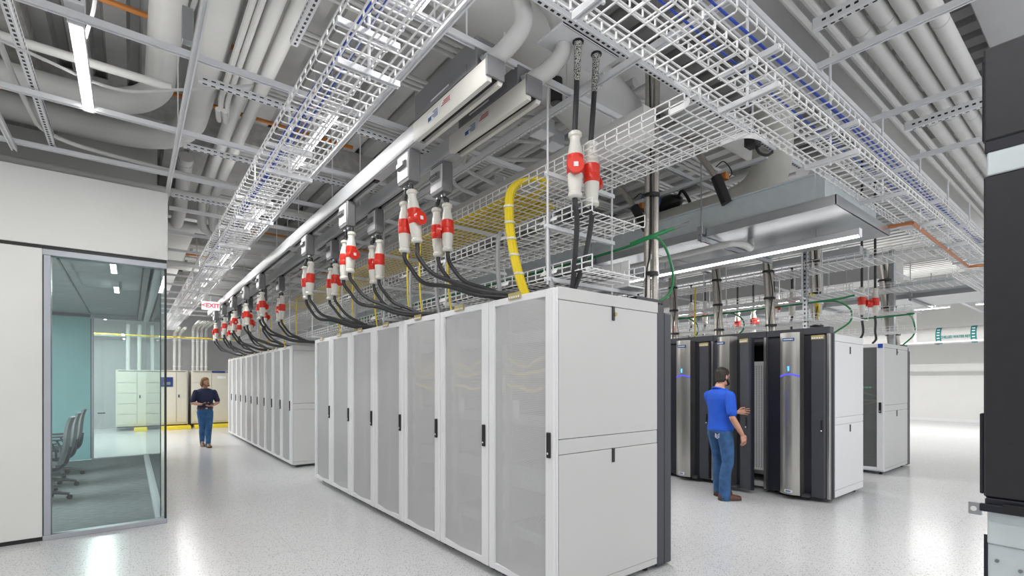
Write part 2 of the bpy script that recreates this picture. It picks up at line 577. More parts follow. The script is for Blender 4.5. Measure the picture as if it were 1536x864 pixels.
def framed_window(name, axis, c, a0, a1, z0, z1, gm, fw=0.055, dep=0.10, sill=0.05, head=0.06, mull=()):
    """glazed screen: axis 'X' runs along x at y=c, axis 'Y' runs along y at x=c"""
    def bx(mb, p0, p1, q0, q1, zz0, zz1):
        return mb.cbox(p0, p1, q0, q1, zz0, zz1, 0.004) if axis == 'X' else mb.cbox(q0, q1, p0, p1, zz0, zz1, 0.004)
    root = thing(name, (a0, c, 0) if axis == 'X' else (c, a0, 0), None, None)
    root['kind'] = 'structure'
    pane = MB(); bx(pane, a0 + 0.01, a1 - 0.01, c - 0.005, c + 0.005, z0 + 0.02, z1 - 0.02)
    pane.build('pane', gm, root)
    q0, q1 = c - dep / 2, c + dep / 2
    bx(MB(), a0, a1, q0, q1, z0, z0 + sill).build('sill', M['frame'], root)
    bx(MB(), a0, a1, q0, q1, z1 - head, z1).build('head_rail', M['frame'], root)
    for t in mull:
        bx(MB(), t - fw / 2, t + fw / 2, q0, q1, z0 + sill, z1 - head).build('mullion', M['frame'], root)
        bx(MB(), t - fw / 2 - 0.012, t - fw / 2, q0 + .01, q1 - .01, z0 + sill, z1 - head).build('gasket', M['black'], root)
    return root

w1 = framed_window('window_1', 'X', WY + 0.055, -0.69, CX - 0.005, 0.0, 2.93, M['glass'], mull=(-0.655,))
MB().box(CX - 0.028, CX - 0.008, WY + 0.03, WY + 0.08, 0.05, 2.87).build('corner_gasket', M['black'], w1)
w2 = framed_window('window_2', 'Y', CX - 0.06, WY + 0.12, 13.05, 0.0, 2.93, M['glass_clear'], dep=0.10)
w3 = framed_window('window_3', 'X', 13.08, -0.62, CX - 0.01, 0.0, 2.93, M['glass_clear'], mull=(-0.6,), dep=0.06, fw=.04, sill=.035, head=.05)
d1 = thing('door_1', (-0.6, 13.08, 0), None, None); d1['kind'] = 'structure'
MB().box(-3.2, -0.63, 13.05, 13.10, 0.02, 2.93).build('frosted_panel', M['teal'], d1)
MB().box(-3.2, -0.63, 13.045, 13.105, 2.90, 2.96).build('head_rail', M['darkgrey'], d1)
MB().tube([(-0.52, 13.02, 0.95), (-0.40, 13.02, 0.95)], 0.012, 8).build('lever_handle', M['darkgrey'], d1)

# ================================================================ LIGHT FITTINGS
def linear_light(x, y0, y1, z, label, group=None, axis='Y', power=1.0, name='linear_light', rods=True, w=0.075, top=3.9, up=0.25):
    L = y1 - y0
    base = (x, y0, z) if axis == 'Y' else (y0, x, z)
    t = thing(name, base, label, 'light', group)
    def bx(mb, a0, a1, p0, p1, zz0, zz1, c=.004):
        return mb.cbox(a0, a1, p0, p1, zz0, zz1, c) if axis == 'Y' else mb.cbox(p0, p1, a0, a1, zz0, zz1, c)
    bx(MB(), x - w / 2, x + w / 2, y0, y1, z + 0.014, z + 0.075).build('housing', M['strut'], t)
    bx(MB(), x - w / 2 + .006, x + w / 2 - .006, y0 + .01, y1 - .01, z, z + 0.016).build('diffuser', M['lamp'], t)
    for e in (y0, y1):
        bx(MB(), x - w / 2 - .003, x + w / 2 + .003, e - .006, e + .006, z - .003, z + .078).build('end_cap', M['strut'], t)
    if rods:
        for e in (y0 + .15 * L, y1 - .15 * L):
            p = (x, e) if axis == 'Y' else (e, x)
            MB().cyl((p[0], p[1], z + .07), (p[0], p[1], top), 0.005, 6).build('hanger_wire', M['conduit'], t)
    ld = bpy.data.lights.new('lamp_glow', 'AREA')
    ld.shape = 'RECTANGLE'
    ld.size = w
    ld.size_y = L
    ld.energy = LAMP_W * L * power
    ld.color = (1.0, 0.985, 0.965)
    lo = bpy.data.objects.new('lamp_glow', ld)
    C.objects.link(lo)
    lo.parent = t
    lo.location = (0, L / 2, -0.006) if axis == 'Y' else (L / 2, 0, -0.006)
    if axis == 'X': lo.rotation_euler = (0, 0, PI / 2)
    if up:  # upward light added to lift the dark deck
        l2 = ld.copy()
        l2.energy = ld.energy * up
        u = bpy.data.objects.new('added_uplight', l2)
        C.objects.link(u)
        u.parent = t
        u.location = (0, L / 2, 0.085)
        u.rotation_euler = (PI, 0, 0)
    return t

wl = [(1.34, 2.7), (4.15, 5.45), (7.0, 8.2), (9.8, 11.05), (12.4, 13.6), (15.3, 16.7), (18.2, 19.4)]
for i, (a, b) in enumerate(wl):
    linear_light(1.36, a, b, 3.84, 'bright linear light above the wire trays over the walkway, %s from the camera' % ORD[i], 'walkway ceiling lights', rods=False)
linear_light(-0.27, 4.10, 5.36, 3.84, 'bright linear light in the ceiling grid above the white meeting room wall', rods=False)
for i in range(5):
    y = 1.55 + i * 2.45
    linear_light(5.28, y, y + 2.44, 2.93, ('long linear light under the sheet metal duct, the end nearest the camera' if i == 0 else
                 'long linear light under the sheet metal duct, %s length from the near end' % ORD[i]), 'lights under the duct', top=3.1, w=.065, up=0)
k = 0
for x, z in ((9.25, 3.0), (12.6, 3.4), (15.8, 3.9), (20.5, 3.95)):
    for j, y in enumerate((0.6, 3.6, 7.0, 11.0, 15.0)):
        if x < 13 and y < 1: continue
        linear_light(x, y, y + 2.4, z, 'distant linear light in lane %s right of the black doors, %s along it' % (ORD[k], ORD[j]), 'lights over the far side of the hall', top=5.33, power=(1.5 if x < 19 else 3.6))
    k += 1
# lamps over the open floor on the camera side, outside the picture
for i, (x, y) in enumerate(((0.6, -1.6), (3.0, -2.2), (-2.6, 1.2), (-2.6, 4.0), (5.0, -2.2), (8.5, -2.4))):
    linear_light(x, y, y + 2.4, 3.84, 'linear light behind the camera, %s of its row' % ORD[i], 'lights behind the camera', top=5.33)
for i, (x, y) in enumerate(((-2.6, 14.6), (-2.6, 17.4), (-.6, 14.6), (-.6, 17.4))):  # unseen lamps added to brighten the far end of the hall
    linear_light(x, y, y + 2.2, 3.5, 'added linear light hidden behind the meeting room, %s of four' % ORD[i], 'added lights behind the meeting room', top=5.42, power=2.4)
for i, (x, y) in enumerate(((-0.15, 6.95), (-0.15, 8.6))):
    linear_light(x, y, y + .6, 2.894, 'slim ceiling light inside the meeting room, %s from the glass front' % ORD[i], 'meeting room lights', rods=False, w=.06, power=2.0, up=0)
linear_light(-1.9, 8.0, 10.4, 2.894, 'added slim ceiling light over the meeting room chairs', None, rods=False, w=.06, up=0, power=3.6)  # extra lamp added to brighten the room behind the glass

# exit sign
ex = thing('exit_sign', (1.56, 14.0, 3.35), 'red lettered exit sign hanging over the walkway', 'sign')
MB().cbox(1.37, 1.75, 13.98, 14.03, 3.35, 3.56, .006).build('face', M['exit_face'], ex)
text_part('<EXIT', 'lettering', M['exit_red'], ex, (1.56, 13.976, 3.455), (PI / 2, 0, 0), 0.145, bold=.005)
MB().cyl((1.56, 14.0, 3.56), (1.56, 14.0, 3.81), 0.012, 8).build('stem', M['conduit'], ex)

# ================================================================ CEILING GRID
def strut_poly(c, z, w=0.041, h=0.041):
    a = w / 2
    return [(c - a, z + h), (c - a, z), (c - a * .45, z), (c - a * .45, z + .014), (c + a * .45, z + .014), (c + a * .45, z), (c + a, z), (c + a, z + h)]

GZ = 3.80
gx = [0.345, 1.55, 2.74, 3.93, 5.10, 6.30]
gxname = ['beside the meeting room corner', 'right of the walkway trays', 'over the near row of white cabinets', 'right of the near row', 'over the duct aisle', 'over the right end of the duct']
for i, x in enumerate(gx):
    y0, y1 = (-1.5, 20.9) if i < 3 else (-2.5, 1.45)
    if i >= 3:
        single(MB().prism(strut_poly(x, GZ + .06), 'Y', y0, y1), 'strut_channel', M['strut'], (x, y0, GZ), 'white strut channel running along the aisle, ' + gxname[i], 'strut', 'ceiling strut grid')
        single(MB().prism(strut_poly(x, GZ + .06), 'Y', 2.3, 20.9), 'strut_channel', M['strut'], (x, 2.3, GZ), 'white strut channel behind the cross trays, ' + gxname[i], 'strut', 'ceiling strut grid')
    else:
        single(MB().prism(strut_poly(x, GZ), 'Y', y0, y1), 'strut_channel', M['strut'], (x, y0, GZ), 'white strut channel running along the aisle, ' + gxname[i], 'strut', 'ceiling strut grid')
single(MB().prism(strut_poly(-0.87, GZ), 'Y', -1.5, 6.6), 'strut_channel', M['strut'], (-.87, -1.5, GZ), 'white strut channel at the far left, toward the white wall', 'strut', 'ceiling strut grid')
gy = [1.43, 2.73, 4.04, 5.33, 6.50, 7.75, 9.0, 10.2, 11.4, 12.6, 13.8, 15.0, 16.2, 17.4, 18.6, 19.8]
for i, y in enumerate(gy):
    x0 = -3.5 if y < 6.6 else 0.4
    single(MB().prism(strut_poly(y, GZ + .041), 'X', x0, 12.5 if i == 0 else (3.95 if i % 2 else 3.4)), 'strut_channel', M['strut'], (x0, y, GZ),
           'white strut channel crossing the walkway ceiling, %s from the camera' % ORD[i], 'strut', 'ceiling strut grid')
for i, y in enumerate((3.2, 5.6, 8.0, 10.4, 12.8, 15.2)):
    single(MB().prism(strut_poly(y, 3.95), 'X', 4.0, 24.5), 'strut_channel', M['strut'], (4, y, 3.95),
           'grey strut channel crossing over the duct and far rows, %s from the camera' % ORD[i], 'strut', 'far strut grid')

def slotted_channel(axis, c, a0, a1, z, label, w=0.06, h=0.085, group='slotted channels'):
    base = (c, a0, z) if axis == 'Y' else (a0, c, z)
    t = thing('slotted_channel', base, label, 'strut', group)
    mb = MB()
    (mb.cbox(c - w / 2, c + w / 2, a0, a1, z, z + h, .006) if axis == 'Y' else mb.cbox(a0, a1, c - w / 2, c + w / 2, z, z + h, .006))
    mb.build('channel', M['strut'], t)
    sl = MB()
    k = a0 + .03
    while k < a1 - .05:
        for q, zz in ((-1, None), (1, None)):
            pass
        if axis == 'Y':
            sl.box(c - w / 2 - .0015, c + w / 2 + .0015, k, k + .028, z + h * .40, z + h * .58)
            sl.box(c - .008, c + .008, k, k + .028, z - .0015, z + .01)
        else:
            sl.box(k, k + .028, c - w / 2 - .0015, c + w / 2 + .0015, z + h * .40, z + h * .58)
            sl.box(k, k + .028, c - .008, c + .008, z - .0015, z + .01)
        k += .055
    o = sl.build('slots', M['black'], t, sharp=None)
    o['kind'] = 'stuff'
    return t

slotted_channel('X', 2.34, 1.3, 6.0, 4.02, 'large white slotted channel over the hanging red plugs', w=.05, h=.09)
slotted_channel('X', 4.32, .40, 2.6, 3.842, 'white slotted channel over the walkway, first from the camera', w=.045, h=.05)
slotted_channel('X', 5.62, .40, 2.6, 3.842, 'white slotted channel over the walkway, second from the camera', w=.045, h=.05)
slotted_channel('X', 7.2, .40, 2.6, 3.842, 'white slotted channel over the walkway, third from the camera', w=.045, h=.05)
slotted_channel('Y', -.60, 3.0, 6.6, 3.9, 'white slotted channel upright at the left edge above the wall', w=.05)
slotted_channel('Y', 4.35, -1.5, 1.6, 4.42, 'white slotted channel under the white pipes, the left one', w=.05, h=.10)
slotted_channel('Y', 6.9, -1.5, 1.6, 4.42, 'white slotted channel under the white pipes, nearer the black unit', w=.05, h=.10)
slotted_channel('Y', 2.98, 2.6, 9.0, 3.98, 'white slotted channel above the near row of cabinets', w=.05)
slotted_channel('Y', 1.02, 2.2, 4.1, 4.25, 'dark holed channel above the left end of the walkway trays', w=.06, h=.06)

# threaded rods from the deck down to the grid
k = 0
for ix, x in enumerate((0.345, 1.55, 2.74, 3.93)):
    for iy, y in enumerate((2.73, 5.33, 7.75, 10.2, 12.6)):
        if x < .4 and y > 6: continue
        single(MB().cyl((x + .0, y + .06, 3.82), (x + .0, y + .06, 5.35), .006, 6), 'threaded_rod', M['conduit'], (x, y + .06, 3.82),
               'thin hanger rod on the %s grid line from the left, %s from the camera' % (ORD[ix], ORD[iy]), 'rod', 'hanger rods above the grid')
# ================================================================ WHITE SERVER CABINETS
RX = 2.33      # front plane of the near row
RH = 2.27
def tagplate(parent, fx, y, z, w=0.15, nx=-1, h=.05):
    p = MB().cbox(fx - .004, fx + .002, y - w / 2, y + w / 2, z - h / 2, z + h / 2, .001).build('number_plate', M['brass'], parent)
    mb = MB()
    for k in range(5):
        yy = y - w * .36 + k * w * .18
        mb.box(fx - .0055, fx - .003, yy - w * .055, yy + w * .055, z - h * .34, z - h * .02)
    mb.build('number_slips', M['label'], p)

def white_rack(y0, W, label, group, x0=RX, depth=1.19, H=RH, perf='perf', end=False, rear=True, front=-1):
    """cabinet with its perforated door facing -X"""
    t = thing('server_cabinet', (x0, y0, 0), label, 'server cabinet', group)
    g = .004
    ya, yb = y0 + g, y0 + W - g
    x1 = x0 + depth
    xf = x0 + .045                       # behind the door
    # carcass
    MB().cbox(xf, x1, ya, yb, .05, .11, .004).build('base', M['white'], t)
    MB().cbox(xf, x1, ya, yb, H - .05, H, .004).build('roof', M['white'], t)
    sd = MB()
    sd.cbox(xf, x1, yb - .02, yb, .11, H - .05, .003)
    if not end: sd.cbox(xf, x1, ya, ya + .02, .11, H - .05, .003)
    sd.build('frame', M['white'], t)
    MB().box(xf + .12, xf + .16, yb - .10, yb - .06, .12, H - .06).box(xf + .12, xf + .16, ya + .06, ya + .10, .12, H - .06).build('mounting_rail', M['strut'], t)
    MB().box(x1 - .02, x1, ya + .02, yb - .02, .11, H - .05).build('back_panel', M['darkgrey'], t)
    # door: two stiles, two rails, bowed perforated sheet
    sw, sn = .075, .095
    d = MB()
    d.cbox(x0 - .002, xf - .004, yb - sw, yb, .07, H - .012, .008)
    d.cbox(x0 - .006, xf - .004, ya, ya + sn, .07, H - .012, .010)
    d.cbox(x0 + .004, xf - .004, ya + sn, yb - sw, .07, .125, .004)
    d.cbox(x0 + .004, xf - .004, ya + sn, yb - sw, H - .065, H - .012, .004)
    dr = d.build('door', M['white'], t)
    ps = MB()
    n = 10
    pts = []
    for i in range(n + 1):
        s_ = i / n
        y = ya + sn + (yb - sw - ya - sn) * s_
        pts.append((x0 + .022 - .02 * math.sin(PI * s_), y))
    rings = [[(p[0], p[1], .12), (p[0] + .002, p[1], .12), (p[0] + .002, p[1], H - .06), (p[0], p[1], H - .06)] for p in pts]
    ps.loft(rings)
    o = ps.build('perforated_sheet', M[perf], dr)
    h = MB()
    h.cbox(x0 - .022, x0 - .004, ya + .028, ya + .064, 1.06, 1.24, .004)
    ho = h.build('handle', M['black'], dr)
    MB().cyl((x0 - .0245, ya + .046, 1.092), (x0 - .02, ya + .046, 1.092), .008, 10).build('lock', M['strut'], dr)
    tagplate(t, x0 - .003, y0 + W * .56, H - .012)
    if end:
        ye = y0
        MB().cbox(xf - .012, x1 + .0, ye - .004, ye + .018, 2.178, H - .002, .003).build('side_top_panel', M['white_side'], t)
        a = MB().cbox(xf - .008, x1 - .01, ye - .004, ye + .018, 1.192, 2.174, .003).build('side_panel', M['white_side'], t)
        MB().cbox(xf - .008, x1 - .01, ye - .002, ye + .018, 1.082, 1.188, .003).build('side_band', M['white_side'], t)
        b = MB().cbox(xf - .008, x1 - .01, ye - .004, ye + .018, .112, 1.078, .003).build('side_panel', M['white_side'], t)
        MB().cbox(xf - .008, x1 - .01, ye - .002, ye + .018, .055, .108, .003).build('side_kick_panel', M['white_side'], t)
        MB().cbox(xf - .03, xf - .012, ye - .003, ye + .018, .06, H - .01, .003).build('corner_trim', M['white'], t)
        xm = x0 + depth * .515
        for pz, pp in ((2.125, a), (1.03, b)):
            MB().cbox(xm - .016, xm + .016, ye - .012, ye - .002, pz - .055, pz + .055, .003).build('latch', M['black'], pp)
        MB().cyl((xm + .02, ye - .02, 2.12), (xm + .02, ye - .003, 2.12), .014, 8).build('key_tag', M['brass'], a)
    if rear:
        xr = x1
        MB().cbox(xr + .002, xr + .10, ya, yb, .03, H - .015, .006).build('rear_frame', M['darkgrey'], t)
        MB().cbox(xr + .105, xr + .215, ya + .004, yb - .004, .02, H - .075, .012).build('rear_door', M['darkgrey'], t)
        MB().box(x1 - .25, xr + .10, ya + .02, yb - .02, H + .0, H + .03).build('cable_entry', M['navy'], t)
    for fx in (xf + .08, x1 - .08):
        for fy in (ya + .07, yb - .07):
            MB().cyl((fx, fy, 0), (fx, fy, .018), .025, 10).cyl((fx, fy, .015), (fx, fy, .06), .011, 8).build('levelling_foot', M['black'], t)
    return t

near_labels = ['white server cabinet at the near end of the near row, its blank side panels showing'] + \
    ['white server cabinet in the near row, %s from its near end' % ORD[i] for i in range(1, 7)]
NY0, NW = 2.49, 0.80
r1 = white_rack(NY0, NW, near_labels[0], 'near row of white cabinets', end=True)
r2 = white_rack(NY0 + NW, NW, near_labels[1], 'near row of white cabinets')
for i in range(2, 7):
    dup(r2, (0, NW * (i - 1), 0), near_labels[i], 'near row of white cabinets')
FY0, FW = 9.56, 0.727
f1 = white_rack(FY0, FW, 'white server cabinet at the near end of the far row, its side panels showing', 'far row of white cabinets', end=True)
f2 = white_rack(FY0 + FW, FW, 'white server cabinet in the far row, second from its near end', 'far row of white cabinets')
for i in range(2, 10):
    dup(f2, (0, FW * (i - 1), 0), 'white server cabinet in the far row, %s from its near end' % ORD[i], 'far row of white cabinets')

# equipment behind the perforated doors of the nearest cabinets
def server(x, y0, y1, z, h, label, m='server'):
    t = thing('rack_server', (x, y0, z), label, 'server', 'servers in the near cabinets')
    MB().cbox(x, x + .62, y0, y1, z, z + h, .003).build('chassis', M['darkgrey'], t)
    fr = MB().cbox(x - .012, x, y0 + .005, y1 - .005, z + .002, z + h - .002, .002).build('bezel', M[m], t)
    MB().box(x - .014, x - .011, y0 + .03, y0 + .05, z + h * .4, z + h * .6).build('status_light', M['led_green'], fr)
for ci in range(3):
    ya = NY0 + NW * ci + .13
    yb = NY0 + NW * (ci + 1) - .12
    nm = ('nearest', 'second', 'third')[ci]
    for k, (z, h) in enumerate([(.35, .09), (.75, .18), (1.25, .09), (1.62, .045), (1.9, .09)]):
        server(RX + .13, ya, yb, z, h, 'server unit dimly seen in the %s cabinet, %s from the bottom' % (nm, ORD[k]))
    for k, z in enumerate((1.58, 1.70, 1.78)):
        pts = [(RX + .085 + .018 * math.sin(j * 1.7 + k), ya + .05 + (yb - ya - .1) * j / 7, z - .05 * math.sin(PI * j / 7) * (1 + .3 * math.sin(k * 2.1 + j))) for j in range(8)]
        single(MB().tube(curve(pts, 4), .016, 6), 'patch_cable', M['yellow'], (RX + .085, ya, z),
               'tan patch cable looped across the %s cabinet, %s from the bottom' % (nm, ORD[k]), 'cable', 'patch cables in the near cabinets')
    single(MB().cbox(RX + .065, RX + .11, yb - .03, yb + .02, .3, 1.9, .004), 'power_strip', M['label'], (RX + .065, yb, .3),
           'vertical power strip inside the %s cabinet of the near row' % nm, 'power strip', 'power strips in the near cabinets')
    ps_ = bpy.context.scene.collection.objects[-1]
    for q in range(6):
        MB().box(RX + .061, RX + .066, yb - .02, yb + .01, .45 + q * .24, .55 + q * .24).build('socket_block', M['grey'], ps_)
    single(MB().box(RX + .07, RX + .075, yb - .20, yb - .12, 1.30, 1.45), 'paper_card', M['label'], (RX + .07, yb - .2, 1.30),
           'pale paper card hanging inside the %s cabinet of the near row' % nm, 'card', 'cards in the near cabinets')

# ================================================================ DARK DOORED CABINETS (second row)
DX = 7.33
def dark_cabinet(y0, label, opened=False):
    t = thing('dark_door_cabinet', (DX, y0, 0), label, 'server cabinet', 'row of black and stainless doors')
    W, H = .81, 2.23
    y1 = y0 + W
    # carcass behind
    MB().cbox(DX + .01, DX + 1.10, y0 + .004, y0 + .024, .05, H, .003).cbox(DX + .01, DX + 1.10, y1 - .024, y1 - .004, .05, H, .003).build('frame', M['white'], t)
    MB().cbox(DX + .01, DX + 1.10, y0 + .004, y1 - .004, H - .04, H, .003).build('roof', M['white'], t)
    MB().cbox(DX + .01, DX + 1.10, y0 + .004, y1 - .004, .05, .12, .003).build('base', M['white'], t)
    MB().box(DX + .9, DX + .92, y0 + .02, y1 - .02, .1, H - .04).build('back_panel', M['darkgrey'], t)
    # dark header and surround
    MB().cbox(DX - .13, DX + .01, y0 + .002, y1 - .002, H, H + .09, .004).build('header', M['darkgrey'], t)
    sr = MB().cbox(DX - .13, DX + .008, y0 + .002, y0 + .03, .03, H, .004).cbox(DX - .13, DX + .008, y1 - .03, y1 - .002, .03, H, .004)
    sr.build('surround', M['darkgrey'], t)
    MB().cbox(DX - .135, DX - .105, y0 + .0, y0 + .035, .05, H, .003).build('edge_strip', M['steel'], t)
    # door, built closed and then swung about the far hinge if open
    hinge = Vector((DX - .12, y1 - .03, 0))
    Rm = Matrix.Translation(hinge) @ Matrix.Rotation(math.radians(-20 if opened else 0), 4, 'Z') @ Matrix.Translation(-hinge)
    def place(mb): return mb.xform(Rm)
    fx = DX - .14
    d = MB()
    d.cbox(fx, fx + .06, y0 + .035, y1 - .035, .05, H - .01, .006)
    door = place(d).build('door', M['navy'], t)
    place(MB().cbox(fx - .05, fx + .005, y0 + .04, y0 + .205, .06, H - .02, .01)).build('black_panel', M['darkgrey'], door)
    place(MB().cbox(fx - .03, fx + .005, y0 + .56, y1 - .04, .06, H - .02, .01)).build('black_panel', M['navy'], door)
    # bowed stainless column
    n = 8
    rings = []
    for i in range(n + 1):
        s_ = i / n
        y = y0 + .305 + .25 * s_
        xx = fx - .14 - .045 * math.sin(PI * s_)
        rings.append([(fx + .004, y, .07), (xx, y, .07), (xx, y, H + .03), (fx + .004, y, H + .03)])
    st = MB().loft(rings)
    col = place(st).build('stainless_column', M['steel'], door)
    place(MB().box(fx - .10, fx, y0 + .21, y0 + .30, .05, .09)).build('bottom_bracket', M['darkgrey'], door)
    yc = y0 + .43
    place(MB().cbox(fx - .192, fx - .18, yc - .075, yc + .075, H - .085, H - .045, .002)).build('name_label', M['label_blue'], door)
    place(MB().box(fx - .1935, fx - .1915, yc - .06, yc + .06, H - .070, H - .060)).build('name_print', M['label'], door)
    place(MB().box(fx - .194, fx - .183, yc - .010, yc + .010, 1.785, 1.80).box(fx - .194, fx - .183, yc - .006, yc + .006, 1.74, 1.78)).build('blue_indicator', M['led'], door)
    gs = MB()
    for q in range(9):
        s0 = q / 9; s1 = (q + 1) / 9
        ya_, yb_ = y0 + .31 + .24 * s0, y0 + .31 + .24 * s1
        xa_ = fx - .1415 - .045 * math.sin(PI * (s0 + s1) / 2)
        za_ = 1.655 + .03 * math.sin(PI * (s0 + s1) / 2)
        gs.v += []
    rg = []  # indicator's glow on the stainless, laid on as a thin emissive band
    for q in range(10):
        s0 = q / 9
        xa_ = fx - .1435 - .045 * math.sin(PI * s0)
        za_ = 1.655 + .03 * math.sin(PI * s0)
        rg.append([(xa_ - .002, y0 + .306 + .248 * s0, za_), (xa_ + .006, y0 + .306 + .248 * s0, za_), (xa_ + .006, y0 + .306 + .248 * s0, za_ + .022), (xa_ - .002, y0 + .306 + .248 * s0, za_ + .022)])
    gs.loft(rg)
    place(gs).build('blue_glow_band', M['led_glow'], door)
    place(MB().cbox(fx - .192, fx - .18, yc - .05, yc + .05, .10, .135, .002)).build('maker_badge', M['label'], door)
    place(MB().box(fx - .1935, fx - .191, yc - .03, yc + .035, .11, .125)).build('badge_print', M['label_blue'], door)
    tp = place(MB().cbox(fx - .056, fx - .048, y0 + .045, y0 + .20, H - .075, H - .02, .001)).build('number_plate', M['brass'], door)
    mb = MB()
    for k in range(5):
        mb.box(fx - .0575, fx - .055, y0 + .06 + k * .028, y0 + .08 + k * .028, H - .066, H - .045)
    place(mb).build('number_slips', M['label'], door)
    lk = MB().cyl((fx - .06, y0 + .075, .95), (fx - .05, y0 + .075, .95), .016, 10).cbox(fx - .062, fx - .05, y0 + .065, y0 + .085, .97, 1.09, .003)
    place(lk).build('door_lock', M['black'], door)
    place(MB().cyl((fx - .066, y0 + .075, .95), (fx - .06, y0 + .075, .95), .010, 10)).build('key_barrel', M['strut'], door)
    if opened:
        MB().box(DX - .06, DX - .03, y0 + .035, y0 + .25, .30, H - .34).build('inner_perforated_panel', M['white'], t)
        mb = MB()
        for q in range(60):
            for r_ in range(5):
                mb.box(DX - .0615, DX - .059, y0 + .055 + r_ * .035, y0 + .072 + r_ * .035, .34 + q * .025, .353 + q * .025)
        o = mb.build('perforations', M['grey'], t, sharp=None); o['kind'] = 'stuff'
        MB().cbox(DX - .07, DX - .02, y0 + .255, y0 + .285, .13, H - .06, .002).build('inner_rail', M['strut'], t)
        MB().cbox(DX + .16, DX + .7, y0 + .06, y1 - .06, .2, .42, .004).build('inner_unit', M['label'], t)
    for fy in (y0 + .06, y1 - .06):
        MB().cyl((DX + .95, fy, 0), (DX + .95, fy, .055), .02, 8).cyl((DX + .06, fy, 0), (DX + .06, fy, .055), .02, 8).build('levelling_foot', M['black'], t)
    return t

DY = 2.45
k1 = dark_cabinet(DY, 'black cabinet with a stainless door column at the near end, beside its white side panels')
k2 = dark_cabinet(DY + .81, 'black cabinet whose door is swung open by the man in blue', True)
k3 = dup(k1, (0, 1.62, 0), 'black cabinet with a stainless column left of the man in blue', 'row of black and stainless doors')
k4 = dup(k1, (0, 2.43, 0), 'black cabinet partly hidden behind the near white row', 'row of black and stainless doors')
# white end panels of the nearest dark cabinet
e0 = DY
for (a, b, nm) in ((2.135, 2.228, 'side_top_panel'), (1.12, 2.13, 'side_panel'), (1.02, 1.115, 'side_band'), (.15, 1.015, 'side_panel'), (.055, .145, 'side_kick_panel')):
    MB().cbox(DX + .02, DX + 1.10, e0 - .012, e0 + .006, a, b, .003).build(nm, M['white'], k1)
for pz in (2.03, .95):
    MB().cbox(DX + .55, DX + .58, e0 - .02, e0 - .01, pz - .05, pz + .05, .003).build('latch', M['black'], k1)
MB().cbox(DX - .03, DX + .012, e0 - .008, e0 + .004, .05, 2.23, .003).build('dark_edge', M['darkgrey'], k1)

# ================================================================ THIRD ROW (perforated grey door, white side)
g1 = white_rack(2.62, .80, 'white cabinet with a see-through grey mesh door, standing apart at the far right', 'third row cabinets', x0=10.08, depth=1.40, H=2.25, perf='perf_dark', end=True)
for ch in list(g1.children):
    pass
g2 = white_rack(3.42, .80, 'white cabinet with a grey mesh door, hidden behind the black cabinets', 'third row cabinets', x0=10.08, depth=1.40, H=2.25, perf='perf_dark')
MB().cbox(10.062, 10.07, 2.63, 2.70, 2.17, 2.24, .002).build('blue_square_label', M['blue'], g1)
for k, z in enumerate((1.25, 1.32, 1.40)):
    pts = [(10.24 + .03 * math.sin(j * 2 + k), 2.76 + .52 * j / 6, z - .06 * math.sin(PI * j / 6 + k)) for j in range(7)]
    single(MB().tube(curve(pts, 4), .014, 6), 'patch_cable', M['yellow'], (10.24, 2.76, z), 'tan cable behind the grey mesh door at right, %s from the bottom' % ORD[k], 'cable', 'cables in the far right cabinet')
t = thing('network_switch', (10.25, 2.76, 1.46), 'switch with green lights behind the grey mesh door', 'switch')
MB().cbox(10.25, 10.7, 2.76, 3.28, 1.46, 1.52, .003).build('chassis', M['darkgrey'], t)
for j in range(6):
    MB().box(10.245, 10.251, 2.85 + j * .05, 2.875 + j * .05, 1.485, 1.50).build('status_light', M['led_green'], t)
single(MB().cbox(10.25, 10.8, 2.76, 3.28, .75, 1.0, .004), 'rack_server', M['server'], (10.25, 2.76, .75), 'tall server behind the grey mesh door at right', 'server')

# ================================================================ ELECTRICAL CABINETS at the back wall
def elec(x0, x1, label, screen=None, rows=False, seam=.55, sign=False):
    t = thing('electrical_cabinet', (x0, 20.0, 0.0), label, 'electrical cabinet', 'beige electrical cabinets')
    MB().cbox(x0, x1, 20.02, 20.85, .14, 1.97, .01).build('body', M['cab'], t)
    MB().box(x0 + .03, x1 - .03, 20.05, 20.8, .11, .14).build('base_gap', M['black'], t)
    xs = x0 + (x1 - x0) * seam
    if rows:
        n = 5
        for i in range(n):
            MB().cbox(x0 + .03, xs - .01, 20.0, 20.022, .2 + i * .34, .2 + (i + 1) * .34 - .012, .004).build('drawer_panel', M['cab'], t)
    else:
        MB().cbox(x0 + .03, xs - .01, 20.0, 20.022, .2, 1.90, .004).build('door', M['cab'], t)
    d = MB().cbox(xs + .01, x1 - .03, 20.0, 20.022, .2, 1.90, .004).build('door', M['cab'], t)
    MB().cbox(xs + .05, xs + .085, 19.985, 20.0, 1.05, 1.15, .003).build('handle', M['black'], d)
    MB().box(x0 + .06, x1 - .06, 20.012, 20.02, 1.925, 1.94).build('vent_line', M['black'], t)
    if screen:
        s = MB().cbox(screen, screen + .38, 19.98, 20.0, 1.42, 1.74, .004).build('control_panel', M['screen_blue'], t)
        MB().box(screen + .12, screen + .31, 19.976, 19.98, 1.48, 1.58).build('display', M['lcd'], s)
    if sign:
        MB().box(xs + .16, xs + .42, 19.994, 19.999, 1.70, 1.78).build('rating_label', M['label'], t)
        MB().box(xs + .0, xs + .4, 19.99, 19.999, 1.90, 1.965).build('name_strip', M['screen_blue'], t)
    return t
elec(-.36, .60, 'beige electrical cabinet seen through the meeting room glass', rows=True, sign=False, seam=.57)
elec(.72, 1.56, 'beige electrical cabinet with a navy control panel, right of the glass corner', screen=.76, seam=.62)
elec(1.66, 3.3, 'beige electrical cabinet behind the walking man', rows=True, seam=.37, sign=True)
